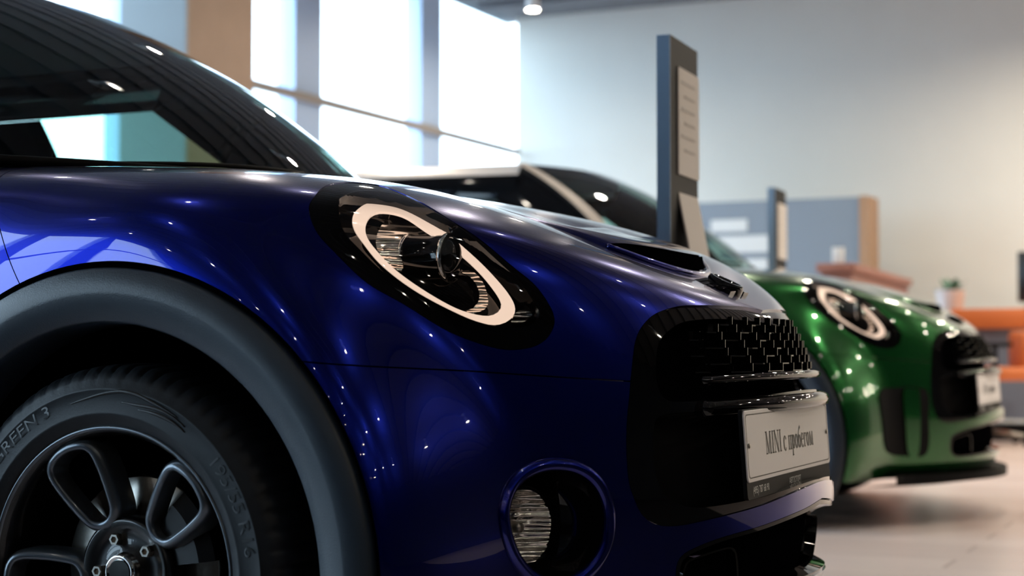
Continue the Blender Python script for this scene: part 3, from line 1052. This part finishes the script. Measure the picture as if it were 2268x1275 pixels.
    holder = slab('number_plate', PW + .003, .141, .008, -.008, -.0015, -.0125, M['black_matte'], car)
    holder.location = (.826, cy, cz); holder.rotation_euler = (0, tilt * -1, 0)
    slab('plate_sheet', PW, PHt, .009, -.003, .0008, 0, M['white_plate'], holder)
    # dark border line
    o1 = rrect(PW - .012, PHt - .012, .008); o2 = rrect(PW - .0155, PHt - .0155, .007)
    V, F = loft([[(.0012, p[0], p[1]) for p in o1], [(.0012, p[0], p[1]) for p in o2]])
    mesh_obj('plate_border', V, F, M['ink'], holder, smooth=False)
    V, F = slogan_mesh('MINI с пробегом', .036, .300)
    mesh_obj('plate_lettering', [(.0013, v[0], v[1] - .003) for v in V], F, M['ink'], holder, smooth=False)
    for s in (-1, 1):
        V, F = lathe([(.0, .0022), (.003, .0022), (.0042, .001), (.0042, .0006)], 12, 'x')
        mesh_obj('plate_bolt', [(v[0] + .001, v[1] + s * .245, v[2] + .001) for v in V], F, M['steel'], holder)
    for txt, yy, sz in (('(495) 787 68 90', -.185, .0165), ('АВТОСПОРТ', .02, .014)):
        V, F = text_mesh(txt, sz, 0, .85)
        mesh_obj('holder_lettering', [(-.0012, v[0] + yy, v[1] - .0700) for v in V], F, M['white_ink'], holder, smooth=False)
    # ---- lower intake
    bi = (1450, 1050, 1950, 1400)
    V, N, F = body_patch([inside(G['intake'], 10)], -.05, 0, True, bi)
    low = mesh_obj('lower_intake', V, F, M['void'], car, normals=N)
    V, N, F = body_patch([inside(G['intake'], -1), outside(G['intake'], -9)], -.003, .03, True, bi)
    mesh_obj('intake_frame', V, F, M['black_gloss'], low, normals=N)
    pk = spline_closed([(1512,1275),(1520,1245),(1545,1232),(1600,1214),(1622,1212),(1632,1226),(1636,1280),(1630,1320),(1540,1330),(1515,1310)])
    V, N, F = body_patch([inside(pk), outside(pk, -4)], -.02, .02, False, bi)
    pair('pocket_frame', V, F, M['black_gloss'], (low, low), N)
    # ---- fog lamps
    ro = ring3d(G['fog'], .0, 3)
    cen = ro.mean(0)
    V, F = tube(ro + (ro - cen) * .06, .0100, 10, True)
    pair('fog_lamp_ring', V, F, paint, (bumper, bumper))
    back = np.array([cen + (p - cen) * .82 + np.array([-.085, .03, 0]) for p in ro])
    mid = np.array([cen + (p - cen) * .95 + np.array([-.02, .006, 0]) for p in ro])
    V, F = loft([ro, mid, back], True, True)
    fog = pair('fog_lamp', V, F, M['black_gloss'], cc)
    Pf, nf_ = hit(1150, 1168)
    lc = Pf + (Pf - CAM) / np.linalg.norm(Pf - CAM) * .050
    ax = Vector((.90, -.44, 0)).normalized()
    Rm = ax.to_track_quat('X', 'Z').to_matrix()
    def place(V): return [tuple(np.array(Rm @ Vector(v)) + lc) for v in V]
    V, F = lathe([(.0, -.026), (.02, -.024), (.040, -.012), (.054, .004), (.058, .006)], 40, 'x')
    V = [(v[0] + .0015 * math.sin(v[2] * 700), v[1], v[2]) for v in V]
    pair('fog_reflector', place(V), F, M['reflector'], fog)
    V, F = lathe([(.0, .010), (.03, .009), (.054, .006), (.060, .002)], 40, 'x')
    pair('fog_lens', place(V), F, M['clear'], fog)
    V, F = lathe([(.0, .004), (.008, .002), (.010, -.02)], 20, 'x')
    pair('fog_bulb', place(V), F, M['steel'], fog)
    V, F = lathe([(.057, .008), (.062, .008), (.064, .0), (.064, -.03)], 40, 'x')
    pair('fog_rim', place(V), F, M['black_gloss'], fog)
    # ---- hood scoop
    def hz(x, y):
        r = BODY_BVH.ray_cast(Vector((x, -abs(y), 2.0)), Vector((0, 0, -1)))
        return r[0].z if r[0] is not None else .8
    HWD = .245
    def xfr(y): return .630 - 1.25 * y * y
    def scoop(u, v):
        y = -HWD + 2 * HWD * u
        e = max(0, 1 - (y / HWD) ** 2)
        x = (.36 + (xfr(y) - .36) * v)
        h = .036 * (e ** .55) * (v * v * (3 - 2 * v)) - (.002 if e < .02 else 0)
        return (x, y, hz(x, y) + h + .0004 * e - (.004 if v == 0 else 0))
    V, F = grid(scoop, 49, 20)
    sc = mesh_obj('hood_scoop', V, F, paint, hood)
    def mouth(u, v):
        y = -HWD * .97 + 2 * HWD * .97 * u
        e = max(0, 1 - (y / HWD) ** 2)
        x = xfr(y) - .0005
        z = hz(x, y)
        return (x - .004 * v, y, z + .0082 + (.036 * (e ** .55) - .010) * v)
    V, F = grid(mouth, 49, 3)
    mesh_obj('scoop_mouth', V, F, M['void'], hood)
    def lipf(y):
        x = xfr(y) + .006; return (x, y, hz(x, y) + .003)
    V, F = tube([lipf(-HWD + 2 * HWD * i / 40) for i in range(41)], .0060, 8)
    mesh_obj('scoop_lip', V, F, paint, hood)
    # ---- winged badge
    bx_ = .686
    bz_ = hz(bx_, 0)
    slope = math.atan2(hz(bx_ - .02, 0) - hz(bx_ + .02, 0), .04)
    tx = Vector((math.cos(slope), 0, -math.sin(slope))); nn = Vector((math.sin(slope), 0, math.cos(slope)))
    O = Vector((bx_, 0, bz_)) + nn * .004
    def bp(a, y, h):
        a, y, h = a * 1.3, y * 1.3, h * 1.2
        return tuple(O + tx * a + nn * (h - .12 * y * y * 6) + Vector((0, y, 0)))
    V, F = [], []
    LVb, LFb = lathe([(.0, .006), (.018, .006), (.020, .010), (.024, .010), (.026, .004), (.026, -.004)], 32, 'z')
    badge = mesh_obj('winged_badge', [bp(v[0], v[1], v[2]) for v in LVb], LFb, M['black_gloss'], hood)
    for s in (-1, 1):
        for k in range(5):
            a0 = -.022 + k * .0095
            ln = .085 - k * .011
            Vf = []
            for (aa, yy, h) in ((a0, .020, .003), (a0 + .0075, .020, .003), (a0 + .0075, ln, .003), (a0 + .001, ln + .004, .003)):
                Vf.append(bp(aa, s * yy, h)); 
            for (aa, yy, h) in ((a0, .020, -.003), (a0 + .0075, .020, -.003), (a0 + .0075, ln, -.003), (a0 + .001, ln + .004, -.003)):
                Vf.append(bp(aa, s * yy, h))
            mesh_obj('wing_feather', Vf, [(0, 1, 2, 3), (7, 6, 5, 4), (0, 4, 5, 1), (1, 5, 6, 2), (2, 6, 7, 3), (3, 7, 4, 0)], M['black_gloss'], badge, smooth=False)
    # ---- cabin
    def ws(u, v):
        s = -1 + 2 * u
        b = np.array([-.13 - .27 * s * s, .68 * s, .962])
        t = np.array([-.80 - .115 * s * s, .535 * s, 1.384 - .008 * s * s])
        p = b * (1 - v) + t * v
        g = 4 * v * (1 - v)
        return tuple(p + np.array([.020, 0, .030]) * g)
    V, F = grid(ws, 41, 21)
    mesh_obj('windscreen', V, F, M['glass'], car)
    # frit band / wiper / cowl
    V, F = tube([tuple(np.array(ws(i / 40, .015)) + np.array([.010, 0, -.012])) for i in range(41)], .009, 8)
    mesh_obj('cowl_panel', V, F, M['black_matte'], car)
    for a, b in (((.14, .02), (.46, .055)), ((.52, .02), (.80, .06))):
        pts = [tuple(np.array(ws(a[0] + (b[0] - a[0]) * t, a[1] + (b[1] - a[1]) * t + .01 * math.sin(math.pi * t))) + np.array([.010, 0, -.010])) for t in np.linspace(0, 1, 14)]
        V, F = tube(pts, .0045, 8)
        mesh_obj('wiper', V, F, M['black_matte'], car)
    # pillars along windscreen sides
    def pillar(u0, du, m, name, out=.006):
        def fn(a, v):
            u = u0 + du * a
            p = np.array(ws(min(1, max(0, u)), v))
            ex = (u - min(1, max(0, u)))
            s = 1 if u0 > .5 else -1
            return tuple(p + np.array([-.55 * abs(ex) * 1.3, s * abs(ex) * .9, .0]) + np.array([.004, s * .004, .004]))
        return grid(fn, 6, 16)
    for u0, du in ((.985, .045), (.015, -.045)):
        V, F = pillar(u0, du, None, '')
        mesh_obj('windscreen_pillar', V, F, M['roof_black'], car)
    # roof shell
    def roof(u, v):
        s = -1 + 2 * u
        a = np.array(ws(u, 1.0))
        xs = a[0] + (-2.72 - a[0]) * v
        z = a[2] + .006 * math.sin(math.pi * min(1, v * 1.3) * .5 + 0) * 1.0 - .085 * max(0, v - .35) ** 2 * 2.2
        wy = (.535 + .03 * math.sin(math.pi * v)) * s
        return (xs, wy, z)
    V, F = grid(roof, 31, 24)
    mesh_obj('roof', V, F, roof_mat, car)
    V, F = grid(lambda u, v: tuple(np.array(roof(u, v)) * np.array([1, .985, 1]) + np.array([-.012, 0, -.03])), 31, 16)
    mesh_obj('headliner', V, F, M['headliner'], car)
    # cant rails and side glass
    for s in (-1, 1):
        def rail(v, off=0.0, dz=0.0):
            p = roof(1 if s > 0 else 0, v)
            return np.array([p[0], p[1] + s * off, p[2] + dz])
        def railgrid(u, v):
            p = rail(v)
            a = u
            return tuple(p + np.array([0, s * (.065 * a + .018 * math.sin(a * math.pi)), -.135 * a + .012 * math.sin(a * math.pi)]))
        V, F = grid(lambda u, v: railgrid(u * .42, v), 5, 24)
        mesh_obj('roof_rail', V, F, roof_mat, car)
        V, F = grid(lambda u, v: railgrid(.42 + u * .58, v), 5, 24)
        mesh_obj('cant_rail', V, F, M['black_gloss'], car)
        # side glass: from belt to rail lower edge
        def top_pt(v):
            p = rail(v); return p + np.array([0, s * .065, -.135])
        # sail panel closing the corner between windscreen and door glass
        def sail(u, v):
            a = np.array(ws(1.0 if s > 0 else 0.0, v)); b = (belt(-.64)) * (1 - v) + top_pt(.055) * v
            return tuple(a * (1 - u) + b * u + np.array([0, s * .012 * math.sin(math.pi * u), 0]))
        def belt(x): return np.array([x, s * .70, .955 + .02 * min(1, (-.6 - x) / 1.5)])
        V, F = grid(sail, 6, 12)
        mesh_obj('front_pillar', V, F, M['black_gloss'], car)
        def glassfn(x0b, x1b, v0, v1):
            def fn(u, v):
                b = belt(x0b + (x1b - x0b) * u); t = top_pt(v0 + (v1 - v0) * u)
                p = b * (1 - v) + t * v
                return tuple(p + np.array([0, s * .015 * 4 * v * (1 - v), 0]))
            return fn
        V, F = grid(glassfn(-.62, -1.33, .05, .27), 16, 8)
        mesh_obj('door_glass', V, F, M['glass'], car)
        V, F = grid(glassfn(-1.66, -2.45, .42, .86), 12, 8)
        mesh_obj('quarter_glass', V, F, M['glass'], car)
        V, F = grid(glassfn(-1.32, -1.68, .265, .43), 4, 8)
        mesh_obj('centre_pillar', [tuple(np.array(p) + np.array([0, s * .004, 0])) for p in V], F, M['black_gloss'], car)
        V, F = grid(glassfn(-2.42, -2.95, .84, 1.0), 5, 8)
        mesh_obj('rear_pillar', [tuple(np.array(p) + np.array([0, s * .004, 0])) for p in V], F, M['black_gloss'], car)
        # belt moulding
        V, F = tube([tuple(belt(-.46 - i * .1) + np.array([0, s * .004, -.004])) for i in range(26)], .012, 8)
        mesh_obj('belt_moulding', V, F, M['chrome'], car)
        # inner door card
        V, F = grid(lambda u, v: (-.45 - 2.3 * u, s * (.66 - .02 * v), .45 + .50 * v), 6, 4)
        mesh_obj('door_card', V, F, M['interior'], car)
        # mirror
    # tailgate glass and panel
    def tail(u, v):
        s = -1 + 2 * u
        b = np.array([-3.02 + .25 * s * s, .70 * s, .975]); t = np.array(roof(u, 1.0))
        return tuple(b * (1 - v) + t * v)
    V, F = grid(tail, 13, 6)
    mesh_obj('tailgate_glass', V, F, M['glass'], car)
    # dashboard, seats, floor pan
    def dash(u, v):
        s = -1 + 2 * u
        return (-.16 - .27 * s * s - .42 * v, .655 * s, .948 + .012 * math.sin(v * math.pi) - (.25 * max(0, v - .85) / .15))
    V, F = grid(dash, 25, 10)
    mesh_obj('dashboard', V, F, M['interior'], car)
    for s in (-1, 1):
        bm = bmesh.new()
        add_box(bm, (-1.30, s * .35, .42), (.50, .48, .16), 0, .05)
        st = bm_obj('seat', bm, M['interior'], car, True, 50)
        bm = bmesh.new()
        add_box(bm, (-1.58, s * .35, .74), (.14, .46, .58), 0, .05)
        bm_obj('seat_back', bm, M['interior'], st, True, 50)
        bm = bmesh.new()
        add_box(bm, (-1.62, s * .35, 1.13), (.09, .26, .17), 0, .035)
        bm_obj('headrest', bm, M['interior'], st, True, 50)
    pts = [(-.98 + .06 * math.sin(a) * .3, .35 + .18 * math.cos(a), .86 + .18 * math.sin(a)) for a in np.linspace(0, 2 * math.pi, 40, endpoint=False)]
    V, F = tube(pts, .014, 8, True)
    mesh_obj('steering_wheel', V, F, M['interior'], car)
    bm = bmesh.new(); add_box(bm, (-1.3, 0, .27), (3.0, 1.26, .04)); bm_obj('floor_pan', bm, M['void'], car)
    bm = bmesh.new(); add_box(bm, (-.30, 0, .58), (.06, 1.26, .62)); bm_obj('bulkhead', bm, M['void'], car)
    return car

car = build_car(M['blue'], M['roof_black'])
tag(car, 'glossy dark blue hatchback with black wheel arch trim and white front number plate', 'car')

# ------------------------------------------------------------------ green hatchback: the same model, repainted
def swap(o, table):
    for sl in o.material_slots:
        if sl.material in table:
            m = table[sl.material]; sl.link = 'OBJECT'; sl.material = m
def copy_car(src, table):
    root = src.copy(); COL.objects.link(root)
    def rec(o, parent):
        c = o.copy(); COL.objects.link(c); c.parent = parent
        swap(c, table)
        for ch in o.children:
            if not ch.name.startswith('fog_lamp'): rec(ch, c)
    for ch in list(src.children):
        if not ch.name.startswith('fog_lamp'): rec(ch, root)
    return root
gcar = copy_car(car, {M['blue']: M['green'], M['roof_black']: M['roof_silver']})
gcar.location = (-0.24, 3.74, 0)
tag(gcar, 'green hatchback with pale roof parked beyond the blue hatchback', 'car')
# its sportier nose: splitter, dark corner ducts
def splitter(u, v):
    y = -.62 + 1.24 * u
    x = front_x(y, .22)
    return (x - .10 + .135 * v, y, .165 + .02 * v)
V, F = grid(splitter, 30, 4)
bm = bmesh.new()
vs_ = [bm.verts.new(p) for p in V] + [bm.verts.new((p[0], p[1], p[2] - .03)) for p in V]
n_ = len(V)
for f in F:
    bm.faces.new([vs_[i] for i in f]); bm.faces.new([vs_[n_ + i] for i in reversed(f)])
for i in range(29):
    a, b = i * 4 + 3, (i + 1) * 4 + 3
    bm.faces.new([vs_[a], vs_[b], vs_[n_ + b], vs_[n_ + a]])
bm_obj('front_splitter', bm, M['black_matte'], gcar)
duct = spline_closed([(1085,1010),(1180,985),(1300,980),(1368,1010),(1372,1150),(1362,1330),(1240,1350),(1120,1330),(1090,1180)])
V, N, F = body_patch([inside(duct)], .004, .01, False, (860, 900, 1420, 1420))
ducts = pair('corner_duct', V, F, M['black_matte'], (gcar, gcar), N)
blade = spline_closed([(1225,1000),(1290,990),(1318,1010),(1312,1330),(1255,1340),(1235,1180)])
V, N, F = body_patch([inside(blade)], .012, .012, False, (860, 900, 1420, 1420))
pair('duct_blade', V, F, M['green'], ducts, N)

# ------------------------------------------------------------------ price stands
M['stand'] = mat('charcoal_stand_paint', (0.010, 0.011, 0.013), 0.5, spec=0.1)
M['paper'] = mat('grey_paper_sheet', (0.72, 0.68, 0.65), 0.7)
M['stand_side_tint'] = mat('blue_window_light_tint', (0.22, 0.32, 0.46), 0.35, metal=0.2)  # blue window light on the stand's side, put into the colour
M['print'] = mat('faint_grey_print', (0.55, 0.52, 0.50), 0.7)
def price_stand(loc, hgt, label):
    e = empty('price_stand', loc, math.radians(3.5), label, 'price stand')
    box('panel', (0, 0, hgt / 2 + .01), (.034, .262, hgt - .02), M['stand'], e)
    box('side_tint_strip', (0, -.1325, hgt / 2 + .01), (.034, .003, hgt - .021), M['stand_side_tint'], e)  # added strip that carries the blue light tint of this side
    box('foot', (0, 0, .006), (.30, .30, .012), M['stand'], e)
    sh = box('sheet', (.0195, .030, hgt - .205), (.004, .198, .27), M['paper'], e)
    for k in range(6):
        box('print_line', (.003, -.01 + .015 * (k % 2), .10 - .034 * k), (.001, .13 - .03 * (k % 2), .006), M['print'], sh)
    bm = bmesh.new()
    V = [(.018, -.058, hgt - .385), (.018, .128, hgt - .385), (.060, .128, hgt - .60), (.060, -.058, hgt - .60)]
    vv = [bm.verts.new(p) for p in V] + [bm.verts.new((p[0] - .004, p[1], p[2])) for p in V]
    for f in ((0, 1, 2, 3), (7, 6, 5, 4), (0, 4, 5, 1), (1, 5, 6, 2), (2, 6, 7, 3), (3, 7, 4, 0)): bm.faces.new([vv[i] for i in f])
    bm_obj('leaflet', bm, M['paper'], e)
    box('leaflet_tray', (.045, .035, hgt - .612), (.06, .20, .02), M['stand'], e)
    return e
d1 = 4.2
p1 = CAM + (F0 + RV * ((1503 - 1134) / FPX)) * d1
h1 = CAM[2] + (770 - 98) / FPX * (d1 + .03)
price_stand((p1[0], p1[1], 0), h1, 'tall charcoal price stand with grey sheets between the blue and green hatchbacks')
d2 = d1 * 1.93
p2 = CAM + (F0 + RV * ((1722 - 1134) / FPX)) * d2
price_stand((p2[0], p2[1], 0), h1, 'charcoal price stand seen past the green hatchback, near the grey wall panel')

# ------------------------------------------------------------------ things along the back wall
def wall_pt(px, py, y): return on_axis(px, py, 1, y)
M['panel_grey'] = mat('slate_grey_panel', (0.20, 0.25, 0.31), 0.6)
M['panel_wood'] = mat('oak_edge', (0.36, 0.22, 0.13), 0.5, noise=0.2, nscale=10)
M['white_mark'] = mat('white_panel_print', (0.62, 0.66, 0.68), 0.6)
M['orange'] = mat('orange_laminate', (0.62, 0.17, 0.05), 0.4)
M['desk_grey'] = mat('blue_grey_laminate', (0.17, 0.21, 0.28), 0.5)
M['desk_red'] = mat('dusty_red_wood', (0.30, 0.13, 0.10), 0.5, noise=0.2, nscale=8)
M['white'] = mat('white_lacquer', (0.75, 0.76, 0.78), 0.4)
M['leaf'] = mat('green_leaf', (0.10, 0.20, 0.14), 0.6, noise=0.3, nscale=20)
M['screen'] = mat('dark_monitor', (0.01, 0.014, 0.016), 0.3)

ypan = 9.3
a = wall_pt(1480, 447, ypan); b = wall_pt(1905, 600, ypan); c = wall_pt(1930, 500, ypan)
z0 = 0.0; ztop = (a[2] + wall_pt(1905, 440, ypan)[2]) / 2
e = empty('display_panel', ((a[0] + b[0]) / 2, ypan + .15, 0), 0, 'tall slate grey display panel with wooden edge before the white wall', 'display panel')
wd = b[0] - a[0]
box('board', (0, 0, ztop / 2), (wd, .30, ztop), M['panel_grey'], e)
box('wood_edge', (wd / 2 + .035, 0, ztop / 2), (.07, .34, ztop + .01), M['panel_wood'], e)
for (x0, x1, y0, y1) in ((1575, 1655, 488, 512), (1575, 1705, 524, 558), (1575, 1700, 575, 600)):
    q0 = wall_pt(x0, y0, ypan); q1 = wall_pt(x1, y1, ypan)
    box('printed_band', ((q0[0] + q1[0]) / 2 - e.location[0], -.153, (q0[2] + q1[2]) / 2), (q1[0] - q0[0], .006, q0[2] - q1[2]), M['white_mark'], e)

# dusty red counter with a white box, running towards the back wall
xk = 0.62
k0 = on_axis(1835, 590, 0, xk); k1 = on_axis(2010, 640, 0, xk)
yc0, yc1 = 6.2, 8.6
cx0 = on_axis(1850, 600, 1, 6.4); cx1 = on_axis(1985, 630, 1, 8.8)
zc_ = cx0[2]
ang = math.atan2(cx1[1] - cx0[1], cx1[0] - cx0[0])
L_ = math.hypot(cx1[0] - cx0[0], cx1[1] - cx0[1])
e = empty('counter', ((cx0[0] + cx1[0]) / 2, (cx0[1] + cx1[1]) / 2, 0), ang, 'dusty red wooden counter rising behind the green bonnet', 'counter')
box('counter_top', (0, 0, zc_ + .02), (L_, .22, .05), M['desk_red'], e, bevel=.006)
box('counter_front', (0, 0, (zc_ - .01) / 2), (L_ - .06, .17, zc_ - .01), M['desk_red'], e)
wb = on_axis(1828, 592, 1, 6.3)
e2 = empty('white_box', (cx0[0] + .10 * math.cos(ang), cx0[1] + .10 * math.sin(ang), zc_ + .045), ang, 'small white box on the end of the dusty red counter', 'box')
box('carton', (0, 0, .045), (.06, .06, .088), M['white'], e2, bevel=.004)
box('flap', (0, 0, .091), (.062, .062, .004), M['white'], e2)

# reception desk: grey front with orange top band
yd = 8.9
q0 = wall_pt(2105, 684, yd); q1 = wall_pt(2420, 735, yd); q2 = wall_pt(2105, 728, yd)
e = empty('reception_desk', ((q0[0] + q1[0]) / 2, yd + .35, 0), 0, 'reception desk with orange top band and blue grey front', 'desk')
wd = q1[0] - q0[0]
ed = e
bandh = q0[2] - q2[2]
box('orange_band', (0, 0, q0[2] - bandh / 2), (wd, .72, bandh), M['orange'], e, bevel=.006)
box('front_panel', (0, .03, (q2[2] + .10) / 2 + .05), (wd - .04, .62, q2[2] - .10), M['desk_grey'], e)
box('plinth', (0, .05, .05), (wd - .10, .56, .10), M['stand'], e)
desk_top = q0[2]
# potted plant
pp = wall_pt(2105, 684, yd + .3)
e = empty('potted_plant', (pp[0], yd + .3, desk_top), 0, 'small leafy plant in a white pot on the reception desk', 'plant')
V, F = lathe([(0.0, 0.0), (.075, 0.0), (.085, .01), (.105, .135), (.110, .14), (.095, .14), (.09, .12), (0, .12)], 24, 'z')
mesh_obj('pot', V, F, M['white'], e)
V, F = lathe([(0, .121), (.092, .123)], 20, 'z'); mesh_obj('soil', V, F, M['desk_red'], e)
for k in range(22):
    a_ = rng.uniform(0, 6.28); ln = rng.uniform(.09, .17); up = rng.uniform(.5, 1.3); w_ = rng.uniform(.018, .03)
    d = Vector((math.cos(a_) * math.cos(up), math.sin(a_) * math.cos(up), math.sin(up)))
    s_ = Vector((-math.sin(a_), math.cos(a_), 0))
    b0 = Vector((0, 0, .12)) + Vector((math.cos(a_), math.sin(a_), 0)) * .02
    V = []
    for t, ww in ((0, .15), (.35, .8), (.65, 1), (.9, .5), (1.0, .05)):
        c_ = b0 + d * ln * t + Vector((0, 0, -.04 * t * t))
        V += [c_ - s_ * w_ * ww, c_ + Vector((0, 0, -.004)), c_ + s_ * w_ * ww]
    F = []
    for i in range(4):
        F += [(i * 3, i * 3 + 1, i * 3 + 4, i * 3 + 3), (i * 3 + 1, i * 3 + 2, i * 3 + 5, i * 3 + 4)]
    mesh_obj('leaf', V, F, M['leaf'], e)
# monitor on the desk at the right
mq = wall_pt(2295, 620, yd + .25)
e = empty('computer_monitor', (mq[0], yd + .3, desk_top), 0, 'dark computer monitor standing on the reception desk', 'monitor')
mh = 100 / FPX * 13.0
box('screen', (0, 0, .05 + mh / 2), (.26, .035, mh), M['screen'], e, bevel=.006)
box('neck', (0, .02, .05), (.05, .03, .10), M['screen'], e)
box('base', (0, .02, .006), (.18, .15, .012), M['screen'], e)
# orange swivel chair in front of the desk
cq = on_axis(2300, 935, 2, 0.0)
e = empty('swivel_chair', (cq[0] + .12, min(cq[1], yd - .45), 0), math.radians(200), 'orange swivel chair with dark armrests in front of the reception desk', 'chair')
bm = bmesh.new(); add_box(bm, (0, 0, .47), (.48, .48, .09), 0, .03); bm_obj('seat', bm, M['orange'], e, True, 50)
bm = bmesh.new(); add_box(bm, (-.22, 0, .62), (.07, .44, .26), 0, .03); bm_obj('backrest', bm, M['orange'], e, True, 50)
for sg in (-1, 1):
    box('armrest', (.02, sg * .27, .66), (.26, .05, .03), M['stand'], e, bevel=.008)
    box('arm_post', (.0, sg * .27, .56), (.03, .03, .19), M['stand'], e)
V, F = lathe([(.0, .09), (.025, .09), (.025, .43), (.0, .43)], 16, 'z'); mesh_obj('gas_column', V, F, M['steel'], e)
for k in range(5):
    a_ = 2 * math.pi * k / 5
    V, F = tube([(.02 * math.cos(a_), .02 * math.sin(a_), .10), (.26 * math.cos(a_), .26 * math.sin(a_), .065)], [.022, .014], 8)
    leg = mesh_obj('base_arm', V, F, M['steel'], e)
    V, F = lathe([(0, -.012), (.028, -.012), (.030, 0), (.028, .012), (0, .012)], 14, 'y')
    mesh_obj('castor', [(v[0] + .27 * math.cos(a_), v[1] + .27 * math.sin(a_), v[2] + .030) for v in V], F, M['stand'], leg)
